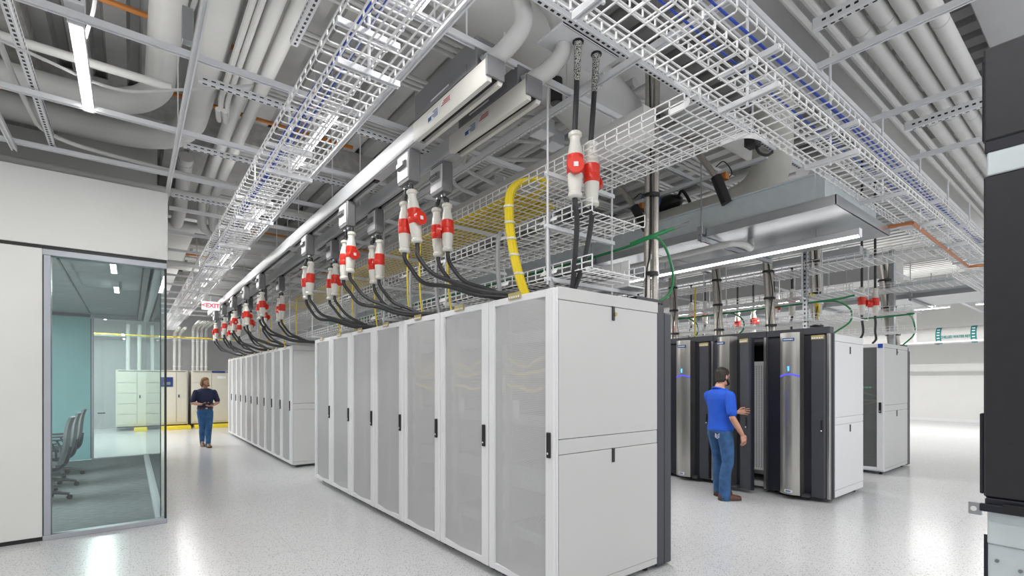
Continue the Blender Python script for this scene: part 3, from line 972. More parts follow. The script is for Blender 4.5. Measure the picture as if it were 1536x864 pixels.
for i, (a, b, nm) in enumerate(((.10, .52, 'seen through the glass'), (.62, 1.62, 'under the cabinet with the control panel'), (1.74, 3.3, 'behind the walking man'))):
    single(MB().cbox(a, b, 19.55, 20.3, 0, .105, .008), 'yellow_plinth', M['yellow_paint'], (a, 19.55, 0), 'yellow painted plinth ' + nm, 'plinth', 'yellow plinths')
for i, (x, zt) in enumerate(((1.22, 3.25), (1.37, 3.25), (1.76, 3.5), (1.89, 3.5), (2.02, 3.5), (2.15, 3.5))):
    g = 'pair' if i < 2 else 'set of four'
    t = thing('white_riser_pipe', (x, 20.55, 1.97), 'white riser pipe on the back wall, %s from the left of the %s' % (ORD[i if i < 2 else i - 2], g), 'pipe', 'white risers over the electrical cabinets')
    MB().tube([(x, 20.55, 1.96)] + curve([(x, 20.55, zt - .25), (x, 20.52, zt - .08), (x, 20.40, zt), (x, 20.2, zt + .02), (x, 18.5, zt + .03)], 5), .047, 12).build('pipe', M['pipe'], t)
    for z in (2.1, 3.0):
        MB().cyl((x, 20.55, z), (x, 20.55, z + .04), .056, 12).build('collar', M['strut'], t)
for i, x in enumerate((-.05, .25)):
    single(MB().tube([(x, 20.6, 1.96), (x, 20.6, 3.5)], .06, 12), 'white_riser_pipe', M['pipe'], (x, 20.6, 1.96), 'white riser pipe seen through the glass room, %s one' % ('left', 'right')[i], 'pipe', 'white risers behind the glass')
single(MB().box(-3, 3.4, 20.9, 20.94, 3.1, 3.16), 'wall_strut', M['strut'], (-3, 20.9, 3.1), 'pale strut rail along the back wall above the cabinets', 'strut')
single(MB().tube([(-3, 19.4, 3.05), (6, 19.4, 3.05)], .02, 8), 'yellow_cable_bundle', M['yellow'], (-3, 19.4, 3.05), 'pale yellow cable run crossing in front of the back wall', 'cable')
# ================================================================ BUSWAYS
def ring(c, r, z, n=14):
    return [(c[0] + r * math.cos(2 * PI * j / n), c[1] + r * math.sin(2 * PI * j / n), z) for j in range(n)]

def lathe(mb, c, prof, n=14):
    return mb.loft([ring(c, r, z, n) for r, z in prof])

BZ = 3.57
def busway(x0, y0, y1, label, feed_len):
    x1 = x0 + .135
    t = thing('busway', (x0, y0, BZ), label, 'busway')
    zt = BZ + .145
    ys = y0 + 1.05
    # housing: an inverted channel open at the bottom
    xm0, xm1 = x0 + .045, x1 - .04
    def prof(a, b, mbx):
        mbx.prism([(x0, zt), (x0, BZ + .02), (x0 + .012, BZ), (xm0, BZ), (xm0, BZ + .055), (xm1, BZ + .055), (xm1, BZ), (x1 - .01, BZ), (x1, BZ + .02), (x1, zt)], 'Y', a, b)
        return mbx
    prof(y0 + .01, ys, MB()).build('end_housing', M['cream'], t)
    prof(ys, y1, MB()).build('housing', M['alu'], t)
    MB().box(xm0 - .001, xm1 + .001, y0 + .02, y1 - .01, BZ + .03, BZ + .05).build('slot_liner', M['black'], t)
    MB().cbox(xm0 - .02, xm1 + .02, ys - .02, ys + .9, BZ - .006, BZ + .02, .003).build('joint_cover', M['alu'], t)
    MB().box(xm0 + .02, xm1 + .01, ys + .92, ys + .99, BZ - .004, BZ + .02).build('cover_clip', M['black'], t)
    MB().cbox(x0 - .004, x1 + .004, y0 - .008, y0 + .012, BZ + .03, zt + .02, .002).build('end_cap', M['grey'], t)
    k = ys + .9
    while k < y1 - 3.1:
        k += 3.05
        MB().cbox(x0 - .003, x1 + .003, k, k + .22, BZ - .004, zt + .003, .003).build('joint_sleeve', M['alu'], t)
    # printed labels on the side that faces the walkway
    lb = MB().box(x0 - .0025, x0 - .001, y0 + .62, y0 + .80, BZ + .035, BZ + .11).build('rating_label', M['label'], t)
    pr = MB()
    for i in range(5):
        pr.box(x0 - .004, x0 - .002, y0 + .64, y0 + .70 + .02 * (i % 3), BZ + .045 + i * .012, BZ + .050 + i * .012)
    pr.box(x0 - .004, x0 - .002, y0 + .74, y0 + .79, BZ + .045, BZ + .075)
    pr.build('label_print', M['label_blue'], lb)
    lr = MB().box(x0 - .0025, x0 - .001, y0 + .45, y0 + .60, BZ + .07, BZ + .115).build('warning_label', M['label'], t)
    pr = MB()
    for i in range(3):
        pr.box(x0 - .004, x0 - .002, y0 + .46, y0 + .585 - .015 * i, BZ + .077 + i * .013, BZ + .084 + i * .013)
    pr.build('label_print', M['label_red'], lr)
    return t
busway(1.83, 2.60, 17.2, 'long silver busway over the walkway side, the one nearer the wire trays', 1)
busway(2.17, 2.60, 17.2, 'long silver busway over the cabinet fronts, right of the other one', 1)

def feed_box(x, y0, y1, z0, z1, label):
    t = thing('feed_box', (x, y0, z0), label, 'feed box', 'grey busway feed boxes')
    MB().cbox(x, x + .20, y0, y1, z0, z1, .006).build('body', M['grey'], t)
    MB().cbox(x - .006, x + .003, y0 + .12, y1 - .04, z0 + .0, z0 + .07, .002).build('cover_lip', M['tapgrey'], t)
    MB().box(x - .008, x - .005, y0 + .35, y0 + .62, z0 + .03, z0 + .042).build('label_strip', M['label'], t)
feed_box(1.83, 2.72, 3.62, 3.72, 3.93, 'large grey feed box on top of the busway nearer the trays')
feed_box(2.17, 2.70, 3.50, 3.72, 3.86, 'large grey feed box on top of the right hand busway')

def flex(pts, label):
    P = curve(pts, 14)
    mb = MB()
    rr = [.058 + (.004 if i % 2 else 0) for i in range(len(P))]
    mb.tube(P, rr, 14)
    t = thing('flexible_conduit', pts[0], label, 'conduit', 'white corrugated conduits')
    mb.build('hose', M['pipe'], t, sharp=60)
    MB().tube([P[0], P[2]], .068, 14).build('end_fitting', M['galv'], t)
flex([(1.90, 2.72, 3.74), (1.99, 2.58, 3.84), (2.06, 2.50, 4.0), (2.02, 2.55, 4.25), (1.95, 2.7, 4.6)], 'white corrugated conduit bending up from the left busway end')
flex([(2.24, 2.72, 3.74), (2.35, 2.58, 3.82), (2.44, 2.52, 3.98), (2.44, 2.6, 4.25), (2.36, 2.75, 4.6)], 'white corrugated conduit bending up from the right busway end')
for i, x in enumerate((1.90, 2.24)):
    for j, y in enumerate((2.95, 5.9, 8.7, 11.6)):
        single(MB().cyl((x, y, 3.72), (x, y, 5.3), .007, 6), 'threaded_rod', M['strut'], (x, y, 3.72), 'thin rod holding the %s silver busway, %s from the near end' % (('left', 'right')[i], ORD[j]), 'rod', 'busway hanger rods')

# ---- tap boxes
def tap_box(x, y, label):
    t = thing('tap_box', (x, y, BZ), label, 'tap box', 'grey tap boxes on the busways')
    z1, z0 = BZ + .01, BZ - .27
    def rr(z, hx, ya, yb, c=.012):
        return [(x - hx, y + ya + c, z), (x - hx + c, y + ya, z), (x + hx - c, y + ya, z), (x + hx, y + ya + c, z), (x + hx, y + yb - c, z), (x + hx - c, y + yb, z), (x - hx + c, y + yb, z), (x - hx, y + yb - c, z)]
    MB().loft([rr(z0, .048, -.11, .10), rr(z0 + .03, .054, -.125, .115), rr(z0 + .12, .048, -.13, .12), rr(z1 - .06, .050, -.13, .12), rr(z1 - .02, .046, -.125, .115)]).build('body', M['tapgrey'], t)
    MB().cbox(x - .03, x + .03, y - .10, y + .10, z1 - .03, z1 + .02, .004).build('neck', M['black'], t)
    f = MB().cbox(x - .060, x - .045, y - .105, y + .10, z0 + .025, z1 - .04, .004).build('front_plate', M['label'], t)
    MB().tube([(x - .058, y - .075, BZ - .125), (x - .058, y + .065, BZ - .125)], .030, 12).build('display_barrel', M['tapgrey'], f)
    MB().box(x - .090, x - .084, y - .06, y + .05, BZ - .140, BZ - .110).build('display', M['galv'], f)
    for dy in (-.045, .045):
        MB().cyl((x, y + dy, z0 - .03), (x, y + dy, z0 + .01), .024, 10).build('gland', M['galv'], t)
    return t

# ---- plug and cable whips
PT = MB()
lathe(PT, (0, 0), [(.034, .225), (.046, .215), (.046, .195), (.036, .185), (.034, .16), (.044, .12), (.052, .06), (.054, .05)])
PB = MB()
lathe(PB, (0, 0), [(.053, -.05), (.052, -.06), (.049, -.12), (.042, -.17), (.040, -.18), (.048, -.19), (.048, -.21), (.034, -.222)])
PR = MB()
lathe(PR, (0, 0), [(.053, .065), (.057, .06), (.057, .0), (.055, -.005), (.057, -.01), (.057, -.052), (.052, -.06)])
PL = MB()
PL.tube([(-.060, 0, -.03), (-.095, 0, -.03)], .055, 16).box(-.07, -.05, -.02, .02, -.03, .05)
PLW = MB().box(-.0965, -.094, -.015, .015, -.045, -.015)
ME = {k: m_.mesh(n_, M[mm]) for k, m_, n_, mm in (('t', PT, 'plug_body', 'plugw'), ('b', PB, 'socket_body', 'plugw'), ('r', PR, 'red_collar', 'red'), ('l', PL, 'lid', 'red'), ('w', PLW, 'lid_mark', 'label'))}

def whip(px, py, pz, top, bottom_pts, label, lid=0.0, tilt=(0, 0), group='red collared plugs and cables', braid=False, s=1.0):
    t = thing('power_plug_cable', (px, py, pz), label, 'plug', group)
    rot = (tilt[0], tilt[1], lid)
    objs = {}
    for k, n_ in (('t', 'plug_body'), ('b', 'socket_body'), ('r', 'red_collar'), ('l', 'lid')):
        o = bpy.data.objects.new(n_, ME[k]); C.objects.link(o); o.parent = t
        o.rotation_euler = rot; o.scale = (s, s, s)
        objs[k] = o
    o = bpy.data.objects.new('lid_mark', ME['w']); C.objects.link(o); o.parent = objs['l']
    E_ = Matrix.Rotation(lid, 3, 'Z') @ Matrix.Rotation(tilt[1], 3, 'Y') @ Matrix.Rotation(tilt[0], 3, 'X')
    up = Vector((px, py, pz)) + E_ @ Vector((0, 0, .215 * s))
    dn = Vector((px, py, pz)) + E_ @ Vector((0, 0, -.215 * s))
    d = (up - Vector((px, py, pz))).normalized()
    MB().tube(curve([up - d * .02, up + d * .05, (Vector(top) + up) / 2, top], 5), .019, 8).build('upper_cable', M['rubber'], t)
    MB().tube(curve([dn + d * .02, dn - d * .05] + bottom_pts, 7), .019, 8).build('lower_cable', M['rubber'], t)
    if braid:
        P = [Vector(top) + (up - Vector(top)) * q for q in (0.0, .14, .28, .42)]
        MB().tube(P, [.03, .025, .025, .022], 10).build('wire_mesh_grip', mat_braid, t)
        MB().cyl(P[0], P[0] + Vector((0, 0, .03)), .04, 10).build('gland', M['black'], t)
    return t

def make_braid():
    m = bpy.data.materials.new('wire_grip_weave')
    m.use_nodes = True
    nt = m.node_tree
    b = nt.nodes['Principled BSDF']
    b.inputs['Roughness'].default_value = .4
    tc = nt.nodes.new('ShaderNodeTexCoord')
    ch = nt.nodes.new('ShaderNodeTexVoronoi')
    ch.inputs['Scale'].default_value = 75
    ch.feature = 'DISTANCE_TO_EDGE'
    nt.links.new(tc.outputs['Object'], ch.inputs['Vector'])
    r = nt.nodes.new('ShaderNodeValToRGB')
    r.color_ramp.elements[0].position = .10
    r.color_ramp.elements[0].color = (.55, .54, .5, 1)
    r.color_ramp.elements[1].position = .16
    r.color_ramp.elements[1].color = (.03, .03, .03, 1)
    nt.links.new(ch.outputs['Distance'], r.inputs['Fac'])
    nt.links.new(r.outputs['Color'], b.inputs['Base Color'])
    return m
mat_braid = make_braid()

TAPY = [3.87, 5.38, 6.90, 9.90, 11.40, 12.90, 14.40, 15.90]
TN = ['nearest', 'second', 'third', 'fourth', 'fifth', 'sixth', 'seventh', 'farthest']
LB = 'left', 'right'
rnd = random.Random(3)
for bi, (bx_, nm) in enumerate(((1.897, 'left busway'), (2.237, 'right busway'))):
    for i, y in enumerate(TAPY):
        yy = y + (.03 if bi else 0)
        tap_box(bx_, yy, 'grey tap box under the %s, %s from the camera' % (nm, TN[i]))
        for w in (0, 1):
            dy = .055 if w == 0 else -.11
            z = 2.97 + (.02 if w else -.02) + rnd.uniform(-.02, .02)
            yp = yy + dy
            ex_ = 2.62 + .12 * bi + .10 * w
            ye = yp - .72 - .12 * w + rnd.uniform(-.08, .08)
            zl = 2.30
            zz = z - .26
            mids = [(bx_ + .03, yp - .02, zz - .08), (bx_ + .12, yp - .10, zz - .22), (bx_ + .27 - .05 * bi, yp - .27, zl + .12), (bx_ + .45 - .1 * bi, yp - .48, zl + .035),
                    (ex_, ye, zl + .01), (ex_ + .2, ye - .12, zl)]
            whip(bx_ + (0.0 if w else -.01), yp, z, (bx_, yy + (.045 if w == 0 else -.045), BZ - .29), mids,
                 'white plug with red collar on the %s %s, its %s one' % (TN[i], nm, 'far' if w == 0 else 'near'),
                 lid=rnd.choice((-.5, 2.2, 2.7, 3.7, -1.6, 1.7)) if not (i == 0 and bi == 0 and w == 1) else 1.75,
                 tilt=((-.10 if (i == 0 and w == 1) else rnd.uniform(-.05, .05)), rnd.uniform(-.05, .05)))

# white drop plate and the two tall plugs in front of the cross trays
t = thing('drop_plate', (2.30, 2.36, 4.0), 'white mounting plate under the slotted channel, two cables dropping from it', 'plate')
MB().cbox(2.28, 2.86, 2.36, 2.62, 4.0, 4.02, .004).build('plate', M['strut'], t)
MB().cbox(2.28, 2.86, 2.36, 2.37, 4.0, 4.10, .002).build('flange', M['strut'], t)
whip(2.50, 2.46, 3.14, (2.49, 2.42, 3.99), [(2.53, 2.47, 2.75), (2.56, 2.52, 2.5), (2.61, 2.60, 2.28), (2.66, 2.68, 2.2)], 'tall hanging plug with a round red lid, left of the pair over the near cabinet', lid=.85, braid=True, s=1.06)
whip(2.64, 2.43, 3.10, (2.69, 2.43, 3.99), [(2.645, 2.45, 2.7), (2.64, 2.5, 2.5), (2.62, 2.58, 2.3), (2.62, 2.66, 2.2)], 'tall hanging plug with an open red flap, right of the pair over the near cabinet', lid=3.6, tilt=(.02, -.03), braid=True, s=1.06)

# pairs of plugs over the other rows
for i, (x, y) in enumerate(((9.72, 2.83), (10.0, 2.72))):
    whip(x, y, 2.95, (x, y, 5.32), [(x + .02, y, 2.6), (x + (.06 if i == 0 else .0), y, 2.45), (x + (.0 if i == 0 else .12), y + .02, 2.33), (x + (-.1 if i == 0 else .25), y + .1, 2.27)],
         'plug over the far right cabinet with the mesh door, %s one' % LB[i], lid=(2.4 if i == 0 else -.8), group='plugs over the far right cabinets', s=1.05)
for i, (x, y, z) in enumerate(((8.9, 3.6, 2.95), (8.9, 3.9, 2.93), (8.9, 5.2, 2.95), (8.9, 5.5, 2.96), (8.9, 6.8, 2.95), (8.9, 7.1, 2.95), (9.2, 4.4, 2.72), (9.2, 4.7, 2.70), (9.2, 6.1, 2.72), (9.2, 6.4, 2.70))):
    whip(x, y, z, (x, y, 3.55), [(x - .05, y, z - .35), (x - .15, y - .05, z - .5), (x - .35, y - .1, 2.36), (x - .6, y - .1, 2.3)],
         'small distant plug above the black cabinets, %s from the right' % ORD[i], lid=rnd.choice((2.2, 3.0, 3.6)), group='distant plugs above the black cabinets')
for i, x in enumerate((8.85, 9.15)):
    single(MB().cbox(x, x + .13, 2.6, 16, 3.57, 3.70, .006), 'busway', M['alu'], (x, 2.6, 3.57), 'distant silver busway over the row behind the black doors, %s one' % LB[i], 'busway')

# ================================================================ WIRE MESH TRAYS
def wire_tray(axis, a0, a1, c0, c1, z, label, group, sp=.1016, h=.10, w=.0066, lp=.06, name='wire_mesh_tray'):
    base = (c0, a0, z) if axis == 'Y' else (a0, c0, z)
    t = thing(name, base, label, 'cable tray', group)
    mb = MB()
    r = w / 2
    def bar(p0, p1, q0, q1, zz0, zz1):
        if axis == 'Y': mb.box(q0, q1, p0, p1, zz0, zz1)
        else: mb.box(p0, p1, q0, q1, zz0, zz1)
    n = int((a1 - a0) / sp)
    for i in range(n + 1):
        a = a0 + i * sp
        bar(a - r, a + r, c0 + .012, c1 - .012, z - r, z + r)
        for cc, s_ in ((c0, 1), (c1, -1)):
            bar(a - r, a + r, cc - r, cc + r, z + .012, z + h)
            k = len(mb.v)
            if axis == 'Y':
                mb.tube([(cc, a, z + .014), (cc + s_ * .004, a, z + .004), (cc + s_ * .014, a, z)], r * 1.2, 4)
            else:
                mb.tube([(a, cc, z + .014), (a, cc + s_ * .004, z + .004), (a, cc + s_ * .014, z)], r * 1.2, 4)
    m = max(2, round((c1 - c0) / lp))
    for j in range(1, m):
        c = c0 + (c1 - c0) * j / m
        bar(a0, a0 + n * sp, c - r, c + r, z + r, z + w + r)
    for cc in (c0, c1):
        for zz in ((z + .012, z + h * .55, z + h) if h > .08 else (z + .018, z + h)):
            bar(a0, a0 + n * sp, cc - r, cc + r, zz - r, zz + r)
    o = mb.build('wire_mesh', M['wire'], t, sharp=None)
    o['kind'] = 'stuff'
    return t

WT = 'trays along the walkway'
tA = wire_tray('Y', .9, 18.5, .82, 1.11, 3.20, 'lower white wire tray above the walkway, running past the lights', WT, h=.06, lp=.075, w=.0072)
tB = wire_tray('Y', .9, 18.5, .82, 1.11, 3.40, 'upper white wire tray above the walkway, blue cables inside', WT, h=.06, lp=.075, w=.0072)
tC = wire_tray('X', .8, 12.6, 1.19, 1.515, 3.20, 'lower white wire tray crossing in front of the cabinet rows', 'cross trays', h=.065, lp=.075, w=.0072)
tD = wire_tray('X', .8, 13.6, 1.19, 1.515, 3.40, 'upper white wire tray crossing in front of the rows, blue cables inside', 'cross trays', h=.065, lp=.075, w=.0072)
RT = 'trays over the near row'
wire_tray('Y', 1.53, 17.0, 2.57, 3.17, 3.20, 'top white wire tray over the near row, carrying the yellow fibres', RT)
wire_tray('Y', 2.36, 17.0, 2.57, 3.17, 2.80, 'middle white wire tray over the near row', RT)
wire_tray('Y', 2.36, 17.0, 2.57, 3.17, 2.40, 'lowest white wire tray just above the near row cabinets', RT)
for k, (x0, nm) in enumerate(((7.55, 'black cabinets'), (10.35, 'far right cabinet'))):
    for j, z in enumerate((2.45, 2.80, 3.20)):
        wire_tray('Y', 2.3 if j < 2 else 1.57, 12.0, x0, x0 + .6, z, '%s white wire tray over the %s' % (('lowest', 'middle', 'top')[j], nm), 'trays over the right hand rows')
wire_tray('X', 8.4, 13.4, 1.0, 1.45, 2.95, 'low white wire tray at the right beyond the cross trays', 'trays over the right hand rows')

# curved corner drop-outs where the top row tray meets the cross tray
for i, (cx, cy, a0, x2) in enumerate(((2.57, 1.54, 0, -1), (3.17, 1.54, 0, 1))):
    pts = [(cx, cy + .20, 3.25), (cx, cy + .10, 3.25), (cx + x2 * .04, cy + .03, 3.25), (cx + x2 * .14, cy - .005, 3.25), (cx + x2 * .25, cy - .005, 3.25)]
    mb = MB()
    P = curve(pts, 5)
    mb.loft([[(p.x, p.y, 3.205), (p.x + .002, p.y + .002, 3.205), (p.x + .002, p.y + .002, 3.245), (p.x, p.y, 3.245)] for p in P])
    single(mb, 'corner_guide', M['wire'], (cx, cy, 3.2), 'curved white corner guide at the tray junction, %s side' % LB[i], 'tray fitting', 'tray corner guides')

# trapeze brackets with centre rods (cross trays and walkway trays) and twin rods (row trays)
def trapeze(x0, x1, y0, y1, z, rods, label, group, top):
    t = thing('trapeze_bracket', ((x0 + x1) / 2, (y0 + y1) / 2, z), label, 'bracket', group)
    mb = MB()
    if abs(x1 - x0) > abs(y1 - y0): mb.prism(strut_poly((y0 + y1) / 2, z - .036, .032, .03), 'X', x0, x1)
    else: mb.prism(strut_poly((x0 + x1) / 2, z - .036, .032, .03), 'Y', y0, y1)
    mb.build('strut', M['strut'], t)
    for (rx, ry) in rods:
        MB().cyl((rx, ry, z - .06), (rx, ry, top), .0085, 8).build('rod', M['strut'], t)
    return t
for j, (z, nm) in enumerate(((3.20, 'lower'), (3.40, 'upper'))):
    for i, x in enumerate((1.52, 2.72, 3.93, 5.10, 6.30, 7.5, 8.7, 9.9)):
        trapeze(x - .02, x + .02, 1.16, 1.50, z, [(x, 1.335)], 'white bracket with a centre rod under the %s cross tray, %s from the left' % (nm, ORD[i]), 'cross tray brackets', 3.4 if j == 0 else 3.95)
    for i, y in enumerate((2.42, 4.0, 5.33, 6.5, 7.75, 9.0, 10.2, 11.4, 12.6, 13.8)):
        trapeze(.80, 1.13, y - .02, y + .02, z, [(.965, y)], 'white bracket with a centre rod under the %s walkway tray, %s from the camera' % (nm, ORD[i]), 'walkway tray brackets', 3.4 if j == 0 else 3.82)
for i, y in enumerate((2.75, 4.27, 5.79, 7.31, 8.83, 10.35, 11.87, 13.4)):
    for j, z in enumerate((2.40, 2.80, 3.20)):
        trapeze(2.48, 3.26 if j else 3.56, y - .02, y + .02, z, [(2.50, y), (3.24, y)] if j == 0 else [], '%s bracket under the near row trays, %s from the camera' % (('lowest', 'middle', 'top')[j], ORD[i]), 'near row tray brackets', 3.85)
for k, (x0, nm) in enumerate(((7.55, 'black cabinets'), (10.35, 'far right cabinet'))):
    for i, y in enumerate((2.9, 4.4, 5.9, 7.4)):
        trapeze(x0 - .08, x0 + .68, y - .02, y + .02, 2.80, [(x0 - .06, y), (x0 + .66, y)], 'bracket of the trays over the %s, %s from the camera' % (nm, ORD[i]), 'right row tray brackets', 3.9)

# ================================================================ CABLES IN AND ABOUT THE TRAYS
def cable(pts, r, m, label, group=None, n=6, k=7, name='data_cable', cat='cable'):
    return single(MB().tube(curve(pts, k), r, n), name, M[m], pts[0], label, cat, group)
for i in range(3):
    x = .90 + .035 * i
    pts = [(x + .012 * math.sin(j * 1.3 + i * 2), 1.0 + j * .8, 3.417 + .003 * (i % 2)) for j in range(13)]
    cable(pts, .008, 'blue', 'blue data cable in the upper walkway tray, %s from the left' % ORD[i], 'blue cables over the walkway')
for i in range(3):
    y = (1.235, 1.255, 1.40)[i]
    pts = [(1.0 + j * .9, y + .012 * math.sin(j * 1.1 + i * 2.3), 3.417 + .003 * (i % 2)) for j in range(14)]
    cable(pts, .0065, 'blue', 'blue data cable in the upper cross tray, %s from the far side' % ORD[2 - i], 'blue cables in the cross tray')
for i in range(13):
    x = 2.61 + .041 * i
    pts = [(x + .012 * math.sin(j * 1.9 + i), 3.32 + j * .55, 3.226 + .010 * (i % 2)) for j in range(16)]
    cable(pts, .0185, 'yellow', 'yellow fibre lying in the top row tray, %s from the walkway side' % ORD[i], 'yellow fibres in the top tray', k=4)
# the thick yellow waterfall at the near cabinet
t = thing('yellow_cable_bundle', (2.50, 3.15, 2.28), 'thick yellow fibre bundle falling from the top tray to the near cabinet', 'cable bundle')
for i in range(9):
    a = 2 * PI * i / 8
    q = .0 if i == 8 else .024
    dx, dy = q * math.cos(a), q * math.sin(a)
    f_ = 1 + .25 * math.sin(i)
    pts = [(2.85 + dx, 3.55 + .04 * i, 3.235), (2.80 + dx, 3.15 + dy, 3.245 + .012 * f_), (2.70 + dx, 3.06 + dy, 3.27 + .012 * f_), (2.59 + dx, 3.15 + dy, 3.265 + .01 * f_), (2.525 + dx, 3.22 + dy, 3.21), (2.50 + dx, 3.23 + dy, 3.08),
           (2.49 + dx, 3.20 + dy, 2.85), (2.50 + dx, 3.13 + dy, 2.55), (2.515 + dx, 3.04 + dy, 2.32), (2.56 + dx, 2.98 + dy, 2.22)]
    MB().tube(curve(pts, 6), .0155, 7).build('fibre', M['yellow'], t)
for i, (x, y, z) in enumerate(((2.497, 3.23, 3.06), (2.49, 3.21, 2.92), (2.49, 3.185, 2.78), (2.495, 3.155, 2.64), (2.507, 3.105, 2.48))):
    MB().cyl((x, y, z - .008), (x, y, z + .008), .045, 12).build('cable_tie', M['plugw'], t)
# thin yellow drops
for i, y in enumerate((4.25, 4.85, 5.15, 6.1, 6.9, 7.5, 9.9, 10.9, 12.0, 13.2)):
    pts = [(2.60, y + .06, 3.22), (2.555, y + .02, 3.23), (2.52, y, 3.15), (2.50, y - .02, 2.8), (2.505, y - .03, 2.5), (2.53, y - .05, 2.28)]
    cable(pts, .009, 'yellow', 'thin yellow fibre dropping to a cabinet top, %s from the camera' % ORD[i], 'thin yellow drops')
# white drop-out spouts on the tray edges
k = 0
def spout(y, z, label):
    mb = MB()
    n = 8
    rings = []
    for i in range(n + 1):
        a = -.2 + 1.5 * i / n
        px, pz = 2.60 - .07 * math.sin(a), z + .075 + .07 * (math.cos(a) - 1)
        rings.append([(px, y - .075 - .02 * i / n, pz), (px, y + .075 + .02 * i / n, pz), (px - .003, y + .075 + .02 * i / n, pz - .004), (px - .003, y - .075 - .02 * i / n, pz - .004)])
    mb.loft(rings)
    single(mb, 'cable_spout', M['wire'], (2.57, y, z), label, 'tray fitting', 'white cable spouts on the trays')
for j, (z, nm) in enumerate(((3.20, 'top'), (2.80, 'middle'), (2.40, 'lowest'))):
    for i, y in enumerate((2.78, 3.38, 4.4, 5.3, 6.2, 7.1)):
        if j == 0 and i == 0: continue
        spout(y, z, 'white cable spout on the %s near row tray, %s from the camera' % (nm, ORD[i]))
# grey drops from the middle tray
for i, y in enumerate((2.78, 3.42, 4.5, 5.1, 5.9, 6.8)):
    pts = [(2.66, y + .05, 2.86), (2.58, y + .01, 2.90), (2.53, y, 2.85), (2.515, y - .01, 2.65), (2.52, y - .02, 2.45), (2.545, y - .05, 2.25)]
    cable(pts, .020, 'greycable', 'grey cable bundle dropping from the middle tray, %s from the camera' % ORD[i], 'grey drops')
# black cables lying along the lowest tray
for i in range(6):
    x = 2.64 + .085 * i
    pts = [(x + .015 * math.sin(j * 1.7 + i), 2.5 + j * .62, 2.422 + .01 * (i % 2)) for j in range(25)]
    cable(pts, .014, 'greycable' if i % 2 else 'rubber', 'dark cable lying in the lowest near row tray, %s from the walkway' % ORD[i], 'cables in the lowest tray', k=3)
for i in range(5):
    x = 2.66 + .1 * i
    pts = [(x + .015 * math.sin(j * 1.3 + i), 2.7 + j * .7, 2.822) for j in range(20)]
    cable(pts, .013, 'greycable', 'grey cable lying in the middle near row tray, %s from the walkway' % ORD[i], 'cables in the middle tray', k=3)
# white solid raceway beside the trays and the larger one above
t = thing('white_raceway', (3.22, 2.62, 2.47), 'white solid sided raceway right of the lowest near row tray', 'raceway')
MB().cbox(3.30, 3.32, 2.62, 16.5, 2.415, 2.62, .003).cbox(3.30, 3.52, 2.62, 16.5, 2.40, 2.415, .003).build('trough', M['wire'], t)
mb = MB()
for i in range(60):
    y = 2.7 + i * .22
    mb.box(3.297, 3.30, y, y + .006, 2.42, 2.615)
o = mb.build('joint_lines', M['conduit'], t); o['kind'] = 'stuff'
t = thing('white_raceway', (2.95, 2.05, 3.44), 'long white rectangular raceway behind the top near row tray', 'raceway')
MB().cbox(2.88, 3.00, 2.16, 17, 3.315, 3.57, .004).build('body', M['white_side'], t)
MB().cbox(2.875, 3.005, 2.15, 2.165, 3.31, 3.575, .002).build('end_cap', M['conduit'], t)
# green earth wire with lugs and loops
cable([(3.24, 10, 2.72), (3.24, 7, 2.71), (3.24, 4.5, 2.70), (3.24, 3.2, 2.70), (3.26, 2.62, 2.72), (3.28, 2.40, 2.75), (3.36, 2.22, 2.80)], .012, 'green', 'green earth wire along the near row trays, ending in a lug', name='earth_wire')
t = thing('earth_bar', (3.25, 2.45, 2.73), 'thick green sleeve with a grey tip pointing from the tray end', 'cable')
MB().tube([(3.25, 2.56, 2.73), (3.34, 2.28, 2.79)], .018, 8).build('green_sleeve', M['green'], t)
MB().tube([(3.34, 2.28, 2.79), (3.41, 2.12, 2.83)], .015, 8).build('grey_tip', M['grey'], t)
cable([(3.30, 2.42, 2.76), (3.45, 2.43, 2.78), (3.62, 2.46, 2.70), (3.73, 2.48, 2.52), (3.72, 2.52, 2.36), (3.55, 2.6, 2.26)], .011, 'green', 'green wire looping down onto the near cabinet top', name='earth_wire')
cable([(7.62, 12, 2.72), (7.62, 8, 2.71), (7.62, 5, 2.70), (7.62, 2.75, 2.72), (7.62, 2.3, 2.75)], .014, 'green', 'green earth wire along the trays over the black cabinets', name='earth_wire')
for i, y in enumerate((2.62, 4.1, 4.9)):
    cable([(7.62, y + .12, 2.72), (7.66, y - .1, 2.70), (7.72, y - .24, 2.58), (7.72, y - .24, 2.42), (7.68, y - .1, 2.30), (7.6, y, 2.22)], .012, 'green',
          'green wire looping down over the black cabinets, %s from the right' % ORD[i], 'green loops over the black cabinets', name='earth_wire')
cable([(10.3, 6, 2.70), (10.3, 2.6, 2.72), (10.3, 2.35, 2.73), (10.9, 2.4, 2.66), (11.15, 2.45, 2.45), (11.1, 2.6, 2.26)], .014, 'green', 'green wire over the far right cabinet', name='earth_wire')
# yellow bundle near the far right
cable([(8.14, 3.05, 2.86), (8.20, 3.02, 2.9), (8.30, 3.0, 2.75), (8.34, 3.0, 2.5), (8.34, 3.0, 2.24)], .045, 'yellow', 'yellow fibre bundle dropping behind the white side panel at right', name='yellow_cable_bundle', cat='cable bundle')
for i, y in enumerate((4.6, 5.4, 6.6)):
    cable([(7.6, y, 3.2), (7.56, y, 3.1), (7.55, y, 2.6), (7.58, y, 2.3)], .012, 'yellow', 'thin yellow fibre over the black cabinets, %s from the right' % ORD[i], 'thin yellow drops at right')
